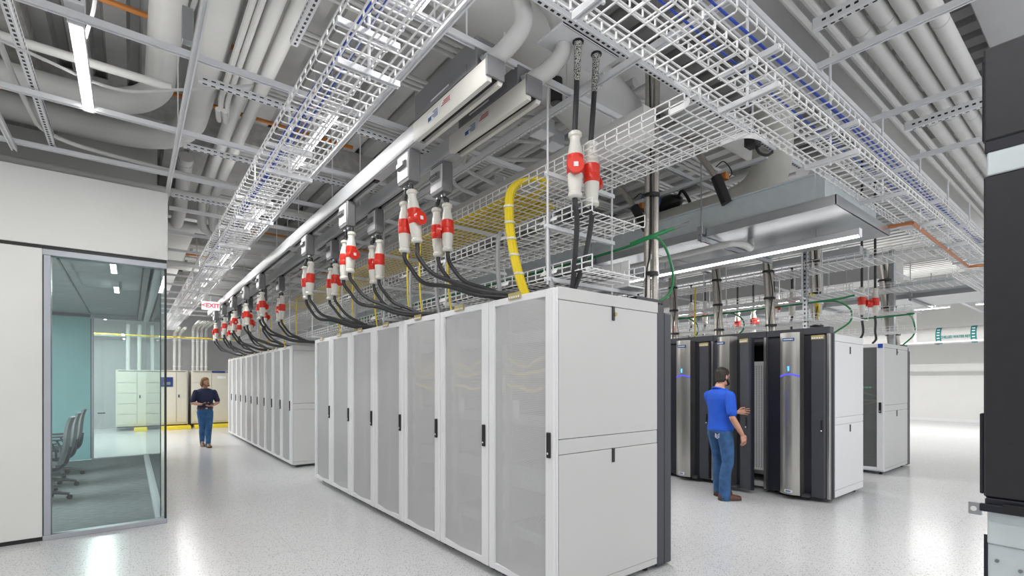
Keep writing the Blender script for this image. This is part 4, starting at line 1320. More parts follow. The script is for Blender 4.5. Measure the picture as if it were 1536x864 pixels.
# ================================================================ DUCTS OVER THE AISLES
def aisle_duct(x0, x1, y0, y1, z, label):
    t = thing('sheet_metal_duct', (x0, y0, z), label, 'duct', 'galvanised ducts over the aisles')
    MB().cbox(x0, x1, y0 + .10, y1, z + .09, z + .32, .004).build('body', M['galv_flat'], t)
    # bright upper side boards with folded top lip
    for s_, xa in ((-1, x0), (1, x1)):
        MB().prism([(xa + s_ * .006, z + .06), (xa + s_ * .03, z + .30), (xa + s_ * .05, z + .30), (xa + s_ * .05, z + .315), (xa - s_ * .02, z + .315), (xa - s_ * .02, z + .06)], 'Y', y0 + .17, y1).build('side_board', M['galv_flat'], t)
    # bottom pan with upturned edge
    MB().prism([(x0 - .05, z), (x1 + .05, z), (x1 + .05, z + .085), (x1 + .03, z + .085), (x1 + .03, z + .03), (x0 - .03, z + .03), (x0 - .03, z + .085), (x0 - .05, z + .085)], 'Y', y0, y1).build('bottom_pan', M['galv'], t)
    MB().cbox(x0 - .05, x1 + .05, y0 - .004, y0 + .012, z, z + .085, .002).build('end_flange', M['galv'], t)
    k = y0 + 1.2
    i = 0
    while k < y1:
        MB().prism(strut_poly(k, z - .046), 'X', x0 - .12, x1 + .12).build('support_strut', M['galv'], t)
        for xx in (x0 - .09, x1 + .09):
            MB().cyl((xx, k, z - .06), (xx, k, 3.9), .008, 8).cbox(xx - .03, xx + .03, k - .03, k + .03, z + .02, z + .10, .003).build('hanger', M['galv'], t)
        MB().box(x0 - .04, x1 + .04, k + .7, k + .706, z - .003, z).build('pan_seam', M['grey'], t)
        k += 1.5
        i += 1
    return t
aisle_duct(4.69, 6.03, 1.53, 15, 3.08, 'wide galvanised duct hanging over the aisle of the man in blue')
aisle_duct(11.9, 13.3, 1.45, 14, 3.20, 'distant galvanised duct hanging over the aisle beyond the mesh door cabinet')
# small white drain pipe under the duct and its marker
single(MB().tube(curve([(4.72, 6.5, 2.98), (4.72, 3.6, 2.97), (4.70, 2.62, 2.97), (4.72, 2.46, 2.97), (4.84, 2.40, 2.965), (4.98, 2.42, 2.96), (5.05, 2.44, 2.99), (5.06, 2.45, 3.07)], 6), .032, 10), 'drain_pipe', M['pipe'], (4.72, 6.5, 3.0), 'small white pipe with a bent end under the wide duct', 'pipe')

def pipe(pts, r, label, m='pipe', group=None, n=16, k=6, name='insulated_pipe', straight=False, bands=0, hang=()):
    P = pts if straight else curve(pts, k)
    t = thing(name, pts[0], label, 'pipe', group)
    MB().tube(P, r, n).build('pipe', M[m], t)
    for hx_, hy_, hz_ in hang:
        MB().cyl((hx_, hy_, hz_), (hx_, hy_, 5.31), .008, 6).cyl((hx_ - .0, hy_ - .02, hz_), (hx_, hy_ + .02, hz_), r + .012, 12).build('hanger', M['conduit'], t)
    if bands:
        A, B = Vector(pts[0]), Vector(pts[-1])
        L = (B - A).length
        d = (B - A).normalized()
        q = .8
        while q < L - .3:
            c = A + d * q
            MB().tube([c, c + d * .012], r + .003, n).build('band', M['conduit'], t)
            q += bands
    return t

# big canvas covered pipe along the duct, rising in an elbow
pipe([(5.5, 14, 3.62), (5.5, 8, 3.62), (5.5, 3.6, 3.62), (5.5, 3.0, 3.62), (5.5, 2.62, 3.70), (5.5, 2.45, 3.92), (5.5, 2.42, 4.3), (5.5, 2.42, 4.9)], .20, 'thick canvas covered pipe on top of the wide duct, bending up to the ceiling', 'pipe_tan', n=22)
# valve with handwheel
t = thing('hand_wheel_valve', (5.3, 3.8, 3.84), 'black valve with a dark blue hand wheel on the thick pipe', 'valve')
MB().tube([(5.22, 3.8 + .15 * math.cos(a), 3.90 + .15 * math.sin(a)) for a in [2 * PI * i / 18 for i in range(18)]], .014, 8, closed=True).build('wheel', M['label_blue'], t)
sp = MB()
for a in (0, PI * 2 / 3, PI * 4 / 3):
    sp.cyl((5.22, 3.8, 3.90), (5.22, 3.8 + .15 * math.cos(a), 3.90 + .15 * math.sin(a)), .010, 6)
sp.cyl((5.2, 3.8, 3.90), (5.45, 3.8, 3.92), .02, 8)
sp.build('spokes', M['label_blue'], t)
MB().ellipsoid((5.5, 3.72, 3.90), .12, .20, .11, 14, 8).build('body', M['black'], t)
MB().tube(curve([(5.5, 3.6, 3.92), (5.45, 3.5, 3.99), (5.43, 3.42, 3.9), (5.45, 3.38, 3.80)], 6), .02, 8).build('hose', M['black'], t)
# steel hoses with black sleeves (two slanting gas springs like actuators)
for i, (a, b, c) in enumerate((((4.5, 2.90, 4.20), (4.6, 2.57, 3.64), (4.64, 2.48, 3.36)), ((4.5, 3.95, 4.20), (4.6, 3.57, 3.62), (4.64, 3.43, 3.34)))):
    t = thing('hose_assembly', b, 'slanting steel hose with a black sleeve above the near row, %s one' % ('right', 'left')[i], 'hose', 'sleeved steel hoses')
    MB().tube([a, b], .030, 10).build('braided_hose', M['braid'], t)
    MB().tube([b, c], .052, 12).build('black_sleeve', M['black'], t)
    b_ = Vector(b)
    MB().tube(curve([b_ + Vector((0, 0, .1)), b_ + Vector((.08, -.04, .16)), b_ + Vector((.16, -.08, .05)), b_ + Vector((.1, -.02, -.02))], 6), .006, 6).build('wire', M['black'], t)
    MB().cbox(b_.x + .06, b_.x + .13, b_.y - .07, b_.y - .01, b_.z - .02, b_.z + .05, .006).build('orange_tag', M['orange'], t)
t = thing('black_box', (3.98, 1.92, 3.52), 'small black box with a cable hanging under the tray junction', 'fitting')
MB().cbox(3.95, 4.0, 1.53, 1.93, 3.985, 4.015, .004).build('arm', M['strut'], t)
MB().cyl((3.97, 1.40, 3.86), (3.97, 1.56, 4.0), .008, 6).build('stay', M['strut'], t)
MB().cbox(3.93, 4.03, 1.86, 1.96, 3.50, 3.62, .01).build('body', M['black'], t)
MB().cyl((3.98, 1.91, 3.6), (3.98, 1.91, 4.0), .008, 6).build('stem', M['strut'], t)
MB().tube(curve([(4.02, 1.90, 3.51), (4.04, 1.88, 3.46), (4.10, 1.85, 3.45), (4.15, 1.83, 3.48)], 6), .012, 8).build('cable', M['black'], t)
t = thing('black_canister', (2.66, 3.05, 4.1), 'small black canister hanging near the two tall plugs', 'fitting')
MB().cyl((2.78, 2.95, 3.90), (2.78, 2.95, 4.10), .05, 14).build('body', M['black'], t)
MB().cyl((2.78, 2.95, 4.10), (2.78, 2.95, 4.6), .008, 6).build('rod', M['strut'], t)

# ================================================================ WHITE PIPES OVERHEAD
# right: four large pipes running across, two slimmer ones
for i, (y, r, x0) in enumerate(((1.456, .068, 3.6), (1.293, .066, 3.6), (1.150, .064, 3.8), (1.010, .062, 4.0))):
    pipe([(x0 - 1.8, y, 4.66), (24, y, 4.66)], r, 'large white pipe overhead at right, %s from the black unit' % ORD[3 - i], group='white pipes overhead at right', straight=True, bands=2.4)
for i, (y, r) in enumerate(((1.70, .032), (1.595, .034))):
    t = pipe([(2.9, y, 4.62), (24, y, 4.62)], r, 'slim white pipe overhead at right, %s of two' % LB[i], group='slim white pipes at right', straight=True, n=10)
    MB().tube([(3.72, y, 4.62), (3.82, y, 4.62)], r + .012, 12).build('coupling', M['pipe'], t)
pipe([(2.95, 1.86, 4.55), (12, 1.86, 4.55)], .028, 'slim grey conduit overhead, left of the slim white pipes', 'conduit', straight=True, n=8)
single(MB().cyl((2.93, 1.86, 4.55), (2.965, 1.86, 4.55), .024, 10), 'pipe_end', M['black'], (2.93, 1.86, 4.55), 'dark open end of the slim conduit', 'fitting')
struct(MB().cbox(4.3, 9, -.4, .9, 4.95, 5.25, .01), 'ceiling_soffit', M['wall_grey'])
pipe([(2.6, 3.3, 4.95), (6.0, 3.3, 4.95), (8.3, 3.3, 4.95)], .22, 'very large white pipe high above the duct aisle', straight=True, n=18)
# upper middle: very large insulated pipe behind the corrugated conduits
pipe([(1.2, 3.05, 4.75), (2.2, 3.05, 4.55), (3.0, 3.08, 4.30), (3.7, 3.1, 4.08)], .30, 'very large insulated pipe slanting behind the corrugated conduits', n=22)
# left: pipes along the aisle, with elbows
pipe([(.247, .5, 4.73), (.247, 3.0, 4.73), (.247, 5.8, 4.73), (.22, 6.4, 4.70), (.0, 6.75, 4.66), (-.4, 6.85, 4.62), (-1.5, 6.85, 4.62), (-5, 6.85, 4.62)], .13, 'fat white pipe bending left above the meeting room wall', n=18)
pipe([(.60, .5, 4.76), (.60, 4.0, 4.76), (.60, 6.6, 4.76), (.56, 7.1, 4.72), (.35, 7.4, 4.64), (-.2, 7.5, 4.58), (-1.5, 7.5, 4.58), (-5, 7.5, 4.58)], .145, 'fattest white pipe, second from the left, bending left further on', n=18)
for i, x in enumerate((.765, .825)):
    pipe([(x, .5, 4.62), (x, 5.6, 4.62), (x, 5.9, 4.62), (x, 6.02, 4.56), (x, 6.04, 4.45), (x - .02, 6.0, 4.38), (x - .06, 5.75, 4.37)], .026, 'thin white pipe with a hooked end, %s of two' % LB[i], group='thin white hooked pipes', n=10)
for i, x in enumerate((.93, 1.09)):
    pipe([(x, .5, 4.68), (x, 5.0, 4.68), (x, 8.6, 4.66), (x + .0, 9.2, 4.6), (x, 9.5, 4.3), (x + .1, 9.7, 4.15), (x + .5, 9.8, 4.1), (x + 2, 9.8, 4.1)], .068, 'white pipe over the walkway ceiling, %s of a pair' % LB[i], group='paired white pipes over the walkway', n=14)
pipe([(-5, 5.5, 4.32), (-1, 5.5, 4.32), (.3, 5.5, 4.32)], .036, 'white pipe crossing under the fat pipes at the upper left', straight=True, n=12)
pipe([(-5, 8.0, 4.15), (2.0, 8.0, 4.15), (2.3, 8.0, 4.15)], .055, 'white pipe crossing far above the meeting room', straight=True, n=12)
pipe([(-.75, 4.2, 4.05), (-.70, 5.8, 3.98), (-.55, 6.4, 3.95), (0.2, 6.55, 3.93), (1.4, 6.6, 3.93)], .02, 'thin white conduit curving behind the strut grid at left', n=8)
cable([(-1.6, 4.5, 3.98), (-.6, 4.75, 3.90), (-.1, 4.9, 3.88), (.3, 4.8, 3.97), (.8, 4.5, 4.05)], .012, 'conduit', 'pale cable sagging across the ceiling grid at left')
cable([(-.33, 3.6, 4.6), (-.25, 3.95, 4.4), (-.18, 4.2, 4.15), (-.24, 4.4, 3.92)], .012, 'conduit', 'pale flexible cable feeding the ceiling light at left')
t = thing('light_junction_box', (-.27, 4.08, 3.9), 'small white junction box above the ceiling light at left', 'junction box')
MB().cbox(-.32, -.22, 4.0, 4.1, 3.92, 4.0, .004).build('body', M['strut'], t)
MB().box(-.30, -.285, 3.995, 4.0, 3.94, 3.97).box(-.255, -.24, 3.995, 4.0, 3.94, 3.97).build('knockouts', M['black'], t)
t = thing('conduit_box', (.27, 4.3, 4.35), 'white conduit body with a bent conduit beside the fat pipe', 'junction box')
MB().cbox(.30, .37, 4.28, 4.36, 4.1, 4.35, .004).build('body', M['galv'], t)
MB().tube(curve([(.36, 4.3, 4.35), (.40, 4.25, 4.5), (.42, 4.1, 4.7), (.38, 3.8, 4.95)], 6), .016, 8).build('conduit', M['conduit'], t)
# orange pipes
for i, (y, z, x0, x1) in enumerate(((5.36, 4.82, -2, 1.0), (6.6, 4.80, .2, 2.4), (10.5, 4.5, 1.2, 6), (13.8, 4.6, -.6, 6))):
    single(MB().tube([(x0, y, z), (x1, y, z)], .024, 10), 'orange_pipe', M['orange'], (x0, y, z), 'orange pipe crossing high in the ceiling, %s from the camera' % ORD[i], 'pipe', 'orange pipes')
# copper bar at the right
t = thing('copper_bar', (7.0, 1.15, 3.05), 'copper earth bar along the far end of the cross trays', 'bar')
MB().tube([(6.0, 1.64, 3.16), (6.06, 1.345, 3.16)], .018, 6).build('branch', M['copper'], t)
MB().tube([(6.06, 1.345, 3.16), (8.97, 1.39, 3.16)], .018, 6).build('main_bar', M['copper'], t)
MB().tube([(8.97, 1.39, 3.16), (9.1, 1.0, 3.16)], .018, 6).build('branch', M['copper'], t)

# conduits in rows under the deck
rows = [(3.75, 4.70, 4), (5.05, 5.05, 3), (6.2, 5.0, 4), (7.9, 4.95, 3), (10.0, 4.9, 4), (12.2, 4.9, 3), (15.5, 4.9, 4)]
for i, (y, z, n) in enumerate(rows):
    for j in range(n):
        single(MB().tube([(1.15, y + j * .085, z), (11, y + j * .085, z)], .022, 8), 'ceiling_conduit', M['conduit'], (1.15, y + j * .085, z),
               'grey conduit under the deck, %s of the %s bank from the camera' % (ORD[j], ORD[i]), 'conduit', 'conduit banks under the deck')
for i, (x, z) in enumerate(((3.35, 4.45), (3.55, 4.50), (3.75, 4.42), (4.05, 4.55), (2.75, 4.5), (6.6, 4.4), (7.3, 4.5), (9.8, 4.3), (10.6, 4.4))):
    single(MB().tube([(x, 2.9, z), (x, 19, z)], .024 + .012 * (i % 3), 8), 'ceiling_conduit', M['conduit'], (x, 2.9, z), 'pale conduit running along the aisles high up, %s from the left' % ORD[[4, 5, 6, 7, 3, 8, 9, 10, 11][i] - 3], 'conduit', 'aisle conduits')
# looping conduits above the middle
for i, (x, y, z) in enumerate(((2.72, 3.9, 4.02), (2.9, 4.3, 4.0), (3.05, 4.8, 4.02), (3.2, 3.3, 4.1))):
    pipe([(x + 1.3, y - .6, z + .3), (x + .6, y - .2, z + .25), (x + .15, y, z + .22), (x, y + .15, z + .1), (x + .1, y + .35, z), (x + .6, y + .5, z)], .024, 'pale conduit looping above the trays, %s from the camera' % ORD[[1, 2, 3, 0][i]], 'conduit', 'looping conduits', n=8, name='bent_conduit')
# cable tray of back boxes
for i, (x, y) in enumerate(((3.1, 3.5), (3.35, 3.62), (3.5, 3.3))):
    single(MB().cbox(x, x + .18, y, y + .18, 4.02, 4.16, .005), 'junction_box', M['strut'], (x, y, 4.02), 'white square junction box above the trays, %s from the left' % ORD[i], 'junction box', 'junction boxes above the trays')
# large rectangular ducts deep in the ceiling
for i, (x0, x1, y0, y1, z0, z1, nm) in enumerate(((1.9, 3.3, 10.6, 20, 4.36, 4.75, 'over the far row'), (-.4, 1.0, 10.4, 20, 4.5, 4.85, 'over the walkway beyond the glass room'), (7.4, 8.6, 5.5, 19, 4.2, 4.7, 'over the black cabinets'), (3.2, 14, 1.78, 2.32, 4.80, 5.05, 'over the white pipes at right'), (13.8, 15.0, 3.5, 19, 4.0, 4.6, 'over the far right lanes'), (18, 19.6, 2, 19, 4.0, 4.6, 'over the farthest lanes'))):
    t = thing('ceiling_duct', (x0, y0, z0), 'large grey rectangular duct ' + nm, 'duct', 'ceiling ducts')
    MB().cbox(x0, x1, y0, y1, z0, z1, .01).build('duct', M['conduit'], t)
    k = y0 + 1.2
    while k < y1:
        MB().cbox(x0 - .02, x1 + .02, k, k + .04, z0 - .02, z1 + .02, .003).build('flange', M['strut'], t)
        k += 1.5
pipe([(-1, 10.1, 4.28), (.9, 10.1, 4.28), (3, 10.1, 4.28)], .09, 'white pipe crossing the walkway ceiling beyond the glass corner', straight=True, n=14, hang=((.2, 10.1, 4.28), (2.4, 10.1, 4.28)))
pipe([(.62, 8.2, 4.75), (.62, 8.9, 4.5), (.62, 9.3, 4.3), (.62, 10.0, 4.28)], .09, 'short white pipe slanting down to the crossing pipe', n=14, hang=((.62, 8.3, 4.72),))
pipe([(-1, 13.2, 4.2), (4, 13.2, 4.2)], .10, 'white pipe crossing over the far row', straight=True, n=14, hang=((1.2, 13.2, 4.2), (3.6, 13.2, 4.2)))
# far pipes at right with the lettered marker
t = pipe([(23.6, -3, 3.28), (23.6, 20, 3.28)], .30, 'wide white pipe along the far right wall with a teal marker', straight=True, n=22, name='chilled_water_pipe')
for y in (4.35, 3.40):
    mb = MB()
    mb.tube([(23.6, y - .01, 3.28), (23.6, y + .15, 3.28)], .304, 22)
    b = mb.build('marker_band', M['teal_band'], t)
    mb = MB()
    for a in range(5):
        an = math.radians(140 + a * 20)
        cx, cz = 23.6 + .306 * math.cos(an), 3.28 + .306 * math.sin(an)
        mb.box(cx - .006, cx + .006, y + .03, y + .11, cz - .02, cz + .02)
    mb.build('arrows', M['label'], b)
text_part('CHILLED WATER RET', 'lettering', M['teal_band'], t, (23.285, 3.95, 3.20), (PI / 2, 0, -PI / 2), .13, bold=.004).scale = (.66, 1, 1)
single(MB().prism(strut_poly(22.9, 2.98, .06, .06), 'Y', -3, 20), 'pipe_rail', M['strut'], (22.9, -3, 2.98), 'long pale rail below the wide white pipe at right', 'strut')
for i, y in enumerate((3.0, 4.4, 5.6, 7.2)):
    single(MB().cbox(22.8, 23.2, y - .03, y + .03, 2.93, 2.98, .003), 'pipe_bracket', M['grey'], (22.8, y, 2.93), 'grey bracket under the pale rail at right, %s from the right' % ORD[i], 'bracket', 'rail brackets')
single(MB().cyl((22.9, 5.0, 3.03), (22.9, 5.0, 5.31), .05, 8), 'white_post', M['wire'], (22.9, 5, 3.03), 'thin white post in front of the wide white pipe', 'post')

# ================================================================ STEEL HOSE PAIRS OF THE REAR DOORS
def hose_pair(x, y, z0, z1, dx, dy, label, r=.030):
    t = thing('steel_hose_pair', (x, y, z0), label, 'hose', 'steel hose pairs')
    for s_ in (-1, 1):
        a = Vector((x + s_ * r * 1.15 * .79, y - s_ * r * 1.15 * .62, z0))
        b = Vector((x + dx + s_ * r * 1.15 * .79, y + dy - s_ * r * 1.15 * .62, z1))
        MB().tube(curve([a + Vector((0, 0, -.0)), a + (b - a) * .3, a + (b - a) * .65, b], 6), r, 10).build('hose', M['braid'], t)
    for q in (.12, .42, .72):
        c = Vector((x + dx * q, y + dy * q, z0 + (z1 - z0) * q))
        MB().cyl(c, c + Vector((0, 0, .03)), r * 2.35, 12).build('tie', M['black'], t)
    MB().tube(curve([(x - .04, y + .02, z0), (x - .06, y, z0 + .3), (x - .02, y - .02, z0 + .7), (x + dx - .05, y + dy, z1)], 6), .008, 6).build('wire', M['black'], t)
hose_pair(3.66, 2.66, 2.26, 4.6, .03, 0, 'pair of shiny steel hoses rising from the nearest white cabinet')
for i, y in enumerate((3.30, 4.11, 4.92)):
    hose_pair(7.46, y, 2.25, 3.6, .06, .10, 'pair of steel hoses rising from the black cabinets, %s from the right' % ORD[i], .033)
hose_pair(8.30, 3.0, 2.23, 3.9, .0, .04, 'pair of steel hoses rising behind the white side panel at right', .04)
hose_pair(11.2, 2.75, 2.25, 3.9, -.35, .1, 'pair of steel hoses rising from the far right cabinet', .05)
t = thing('upright_strut', (7.62, 2.90, 2.28), 'upright perforated galvanised strut on the black cabinets', 'strut')
MB().cbox(7.59, 7.65, 2.87, 2.93, 2.23, 4.0, .004).build('channel', M['galv'], t)
mb = MB()
for i in range(24):
    mb.box(7.5885, 7.5915, 2.89, 2.91, 2.32 + i * .06, 2.345 + i * .06)
    mb.box(7.61, 7.63, 2.8685, 2.8715, 2.32 + i * .06, 2.345 + i * .06)
o = mb.build('holes', M['black'], t); o['kind'] = 'stuff'
t = thing('upright_strut', (10.95, 2.72, 2.25), 'upright perforated galvanised strut on the far right cabinet', 'strut')
MB().cbox(10.90, 11.0, 2.68, 2.76, 2.25, 4.0, .004).build('channel', M['galv'], t)

# ================================================================ BLACK UNIT AT THE RIGHT EDGE
BX = 2.5
t = thing('black_air_unit', (BX, -.8, 0), 'tall black panelled unit at the right edge on a galvanised base', 'air unit')
MB().cbox(BX, BX + .9, -1.4, .345, 2.49, 2.835, .006).build('top_panel', M['blackcoat'], t)
MB().cbox(BX + .004, BX + .9, -1.4, .343, 2.445, 2.492, .004).build('dark_rail', M['navy'], t)
MB().cbox(BX - .001, BX + .9, -1.4, .336, 2.36, 2.446, .004).build('galvanised_strip', M['galv_flat'], t)
MB().cbox(BX, BX + .9, -1.4, .345, 1.17, 2.36, .006).build('main_panel', M['blackcoat'], t)
MB().cbox(BX + .01, BX + .06, .345, .357, 1.18, 1.48, .003).build('edge_flange', M['navy'], t)
MB().cbox(BX + .02, BX + .06, .345, .352, 2.5, 2.80, .003).build('edge_flange', M['navy'], t)
MB().cbox(BX - .012, BX + .9, -1.4, .34, 1.125, 1.17, .004).build('bottom_rail', M['navy'], t)
b = MB().cbox(BX - .03, BX - .01, .22, .352, 1.122, 1.15, .003).build('hinge_bar', M['navy'], t)
MB().cbox(BX - .026, BX - .020, .345, .383, 1.105, 1.150, .002).build('bracket_plate', M['galv'], b)
MB().cyl((BX - .03, .368, 1.127), (BX - .018, .368, 1.127), .009, 12).build('bracket_hole', M['label'], b)
MB().cbox(BX - .033, BX - .028, .23, .29, 1.125, 1.158, .002).build('latch_plate', M['black'], b)
base = MB().cbox(BX + .01, BX + .9, -1.4, .338, 0, 1.0, .004).build('base_panel', M['galv_flat'], t)
MB().cbox(BX - .0, BX + .9, -1.4, .335, 1.0, 1.125, .004).build('base_band', M['galv_flat'], t)
MB().box(BX + .006, BX + .012, .335, .345, 0, 1.03).build('edge_trim', M['navy'], base)
MB().box(BX + .0085, BX + .011, .235, .238, 0, 1.0).build('sheet_joint', M['grey'], base)
mb = MB()
for (y, z) in ((.31, .94), (.25, .92), (.31, .5), (.26, .46), (.20, .93), (.12, .9)):
    mb.cyl((BX + .002, y, z), (BX + .011, y, z), .006, 8)
mb.build('screws', M['grey'], base)

# ================================================================ OFFICE CHAIRS IN THE MEETING ROOM
def office_chair(x, y, label):
    t = thing('office_chair', (x, y, 0.012), label, 'chair', 'office chairs behind the glass')
    # faces -X, towards the table
    for i in range(5):
        a = 2 * PI * i / 5
        dx, dy = math.cos(a), math.sin(a)
        lg = MB().tube([(x, y, .13), (x + dx * .16, y + dy * .16, .12), (x + dx * .31, y + dy * .31, .085)], [.030, .025, .018], 8).build('leg', M['darkgrey'], t)
        MB().tube([(x + dx * .31 - dy * .022, y + dy * .31 + dx * .022, .045), (x + dx * .31 + dy * .022, y + dy * .31 - dx * .022, .045)], .032, 12).build('caster', M['black'], lg)
    MB().cyl((x, y, .12), (x, y, .44), .027, 10).build('gas_column', M['darkgrey'], t)
    MB().cbox(x - .26, x + .22, y - .24, y + .24, .44, .51, .03).build('seat', M['darkgrey'], t)
    n = 12
    rings = []
    for i in range(n + 1):
        s_ = i / n
        z = .50 + .62 * s_
        xx = x + .24 + .05 * math.sin(s_ * PI * 1.0) * (1 - s_) * 1.5 - .02 + .12 * s_ ** 2
        w = .19 + .05 * math.sin(PI * min(1, s_ * 1.15))
        rings.append([(xx + .028 * (abs(j) / 2.) ** 2 * -1, y + w * j / 2, z) for j in (-2, -1, 0, 1, 2)] + [(xx + .03 - .028 * (abs(j) / 2.) ** 2, y + w * j / 2, z) for j in (2, 1, 0, -1, -2)])
    MB().loft(rings).build('backrest', M['chair_grey'], t)
    MB().tube(curve([(x, y, .44), (x + .14, y, .42), (x + .27, y, .50), (x + .31, y, .72)], 5), .022, 8).build('back_support', M['darkgrey'], t)
    for s_ in (-1, 1):
        MB().tube(curve([(x + .10, y + s_ * .24, .47), (x + .10, y + s_ * .29, .58), (x + .06, y + s_ * .29, .68)], 4), .014, 8).cbox(x - .14, x + .12, y + s_ * .29 - .035, y + s_ * .29 + .035, .68, .71, .01).build('armrest', M['darkgrey'], t)
for i, y in enumerate((8.85, 9.95, 11.1)):
    office_chair(-.95, y, 'grey office chair behind the glass, %s from the glass front' % ORD[i])
# ================================================================ PEOPLE
def remesh(mb, name, m, parent, voxel=.012, smooth=6, fac=.5):
    me = bpy.data.meshes.new('raw')
    me.from_pydata([tuple(p) for p in mb.v], [], mb.f)
    import bmesh
    bm = bmesh.new(); bm.from_mesh(me)
    bmesh.ops.recalc_face_normals(bm, faces=bm.faces)
    bm.to_mesh(me); bm.free()
    o = bpy.data.objects.new('raw', me); C.objects.link(o)
    r = o.modifiers.new('r', 'REMESH'); r.mode = 'VOXEL'; r.voxel_size = voxel
    if smooth:
        s_ = o.modifiers.new('s', 'SMOOTH'); s_.iterations = smooth; s_.factor = fac
    dg = bpy.context.evaluated_depsgraph_get()
    nm = bpy.data.meshes.new_from_object(o.evaluated_get(dg))
    bpy.data.objects.remove(o)
    nm.name = name
    b_ = BASE.get(parent.name, (0, 0, 0))
    nm.transform(Matrix.Translation((-b_[0], -b_[1], -b_[2])))
    nm.materials.clear(); nm.materials.append(m)
    nm.polygons.foreach_set('use_smooth', [True] * len(nm.polygons))
    n = bpy.data.objects.new(name, nm); C.objects.link(n); n.parent = parent
    BASE[n.name] = BASE.get(parent.name, (0, 0, 0))
    return n

def ell(c, rx, ry, rot=0.0, n=16, tx=0.0, ty=0.0):
    """horizontal ellipse ring, rx sideways, ry front to back"""
    out = []
    for j in range(n):
        a = 2 * PI * j / n
        px, py = rx * math.cos(a), ry * math.sin(a)
        x = px * math.cos(rot) - py * math.sin(rot)
        y = px * math.sin(rot) + py * math.cos(rot)
        out.append((c[0] + x, c[1] + y, c[2] + tx * px + ty * py))
    return out

def limb(mb, pts, radii, n=10, k=5):
    P = curve(pts, k)
    R = []
    for i in range(len(P)):
        u = i / (len(P) - 1) * (len(radii) - 1)
        a = int(min(u, len(radii) - 2)); f = u - a
        R.append(radii[a] * (1 - f) + radii[a + 1] * f)
    mb.tube(P, R, n)
    for q in (0, -1):
        mb.ellipsoid(P[q], R[q] * .98, R[q] * .98, R[q] * .98, 10, 6)
    return mb

def hand(mb, wrist, d, palm_n, side, length=.185, curl=.35, spread=.30):
    """palm and five fingers: d along the hand, palm_n out of the palm, side = thumb direction"""
    d, pn, sd = Vector(d).normalized(), Vector(palm_n), Vector(side)
    pn = (pn - d * pn.dot(d)).normalized()
    sd = (sd - d * sd.dot(d) - pn * sd.dot(pn)).normalized()
    w = Vector(wrist)
    mb.loft([[w + d * q * length + sd * math.cos(a) * hw + pn * math.sin(a) * ht for a in [2 * PI * j / 10 for j in range(10)]]
             for q, hw, ht in ((-.05, .026, .020), (.12, .034, .017), (.30, .041, .016), (.48, .040, .013))])
    for i, (o, L, r) in enumerate(((.034, .42, .0082), (.0115, .47, .0086), (-.0115, .44, .0083), (-.033, .35, .0075))):
        a = w + d * (.42 * length) + sd * o
        ang = spread * (o / .03)
        p = [a]
        dirv = (d + sd * ang * .5).normalized()
        cur = a
        for s_ in range(3):
            dirv = (dirv + pn * curl * (.55 + .3 * s_)).normalized()
            cur = cur + dirv * (L * length / 3)
            p.append(cur)
        mb.tube(curve(p, 3), r, 7)
        mb.ellipsoid(p[-1], r, r, r, 7, 4)
    a = w + d * (.10 * length) + sd * .026
    p = [a, a + (d * .5 + sd * .6 + pn * .2).normalized() * .042, a + (d * .5 + sd * .6 + pn * .2).normalized() * .042 + (d * .85 + sd * .2 + pn * .3).normalized() * .050]
    mb.tube(curve(p, 4), [.014] * 5 + [.0105] * 4, 8)

def head(mb, c, fwd, s=1.0):
    """head of height .235*s centred at c, looking along fwd"""
    f = Vector(fwd).normalized()
    r = Vector((f.y, -f.x, 0)).normalized()
    up = r.cross(f).normalized()
    c = Vector(c)
    def pt(x, y, z): return c + (r * x + f * y + up * z) * s
    prof = [(-.118, .030, .030, .040), (-.105, .046, .050, .034), (-.080, .058, .072, .020), (-.045, .066, .086, .006), (0, .073, .094, .0), (.035, .077, .097, -.002), (.070, .074, .092, -.006), (.098, .058, .070, -.012), (.115, .030, .036, -.016), (.119, .008, .010, -.016)]
    mb.loft([[pt(rx * math.cos(a), oy + ry * math.sin(a), z) for a in [2 * PI * j / 18 for j in range(18)]] for z, rx, ry, oy in prof])
    # nose, brow, lips, chin, ears
    mb.tube([pt(0, .086, .022), pt(0, .098, .0), pt(0, .112, -.022), pt(0, .100, -.030)], [.009, .011, .015, .010], 8)
    mb.tube([pt(-.045, .080, .030), pt(0, .092, .034), pt(.045, .080, .030)], .010, 8)
    mb.tube([pt(-.022, .086, -.056), pt(0, .094, -.055), pt(.022, .086, -.056)], .008, 8)
    mb.ellipsoid(pt(0, .072, -.098), .022 * s, .022 * s, .018 * s, 8, 6)
    for q in (-1, 1):
        mb.ellipsoid(pt(q * .077, -.008, -.008), .012 * s, .020 * s, .032 * s, 8, 6)
    return pt

def shoe(root, c, d, m, label=None, L=.29, pitch=0.0):
    """shoe with its heel at c pointing along d"""
    d = Vector((d[0], d[1], 0)).normalized()
    sd = Vector((-d.y, d.x, 0))
    c = Vector(c)
    R = Matrix.Rotation(pitch, 3, sd)
    def P(u, v, z): return c + R @ (d * u * L + sd * v + Vector((0, 0, z)))
    prof = [(-.02, .030, .075), (.06, .038, .085), (.22, .041, .088), (.40, .043, .078), (.58, .049, .060), (.75, .051, .048), (.90, .042, .040), (.98, .024, .030)]
    rings = []
    for u, hw, hz in prof:
        rings.append([P(u, hw * math.cos(a), .018 + (hz * max(0, math.sin(a)) ** .75 if math.sin(a) > 0 else .0)) for a in [2 * PI * j / 14 for j in range(14)]])
    o = MB().loft(rings).build('shoe', M[m], root)
    rs = [[P(u, (hw + .004) * math.cos(a), .0 if math.sin(a) < 0 else .022) for a in [PI * .001 + 2 * PI * j / 14 for j in range(14)]] for u, hw, hz in prof]
    MB().loft(rs).build('sole', M['sole'], o)
    return o

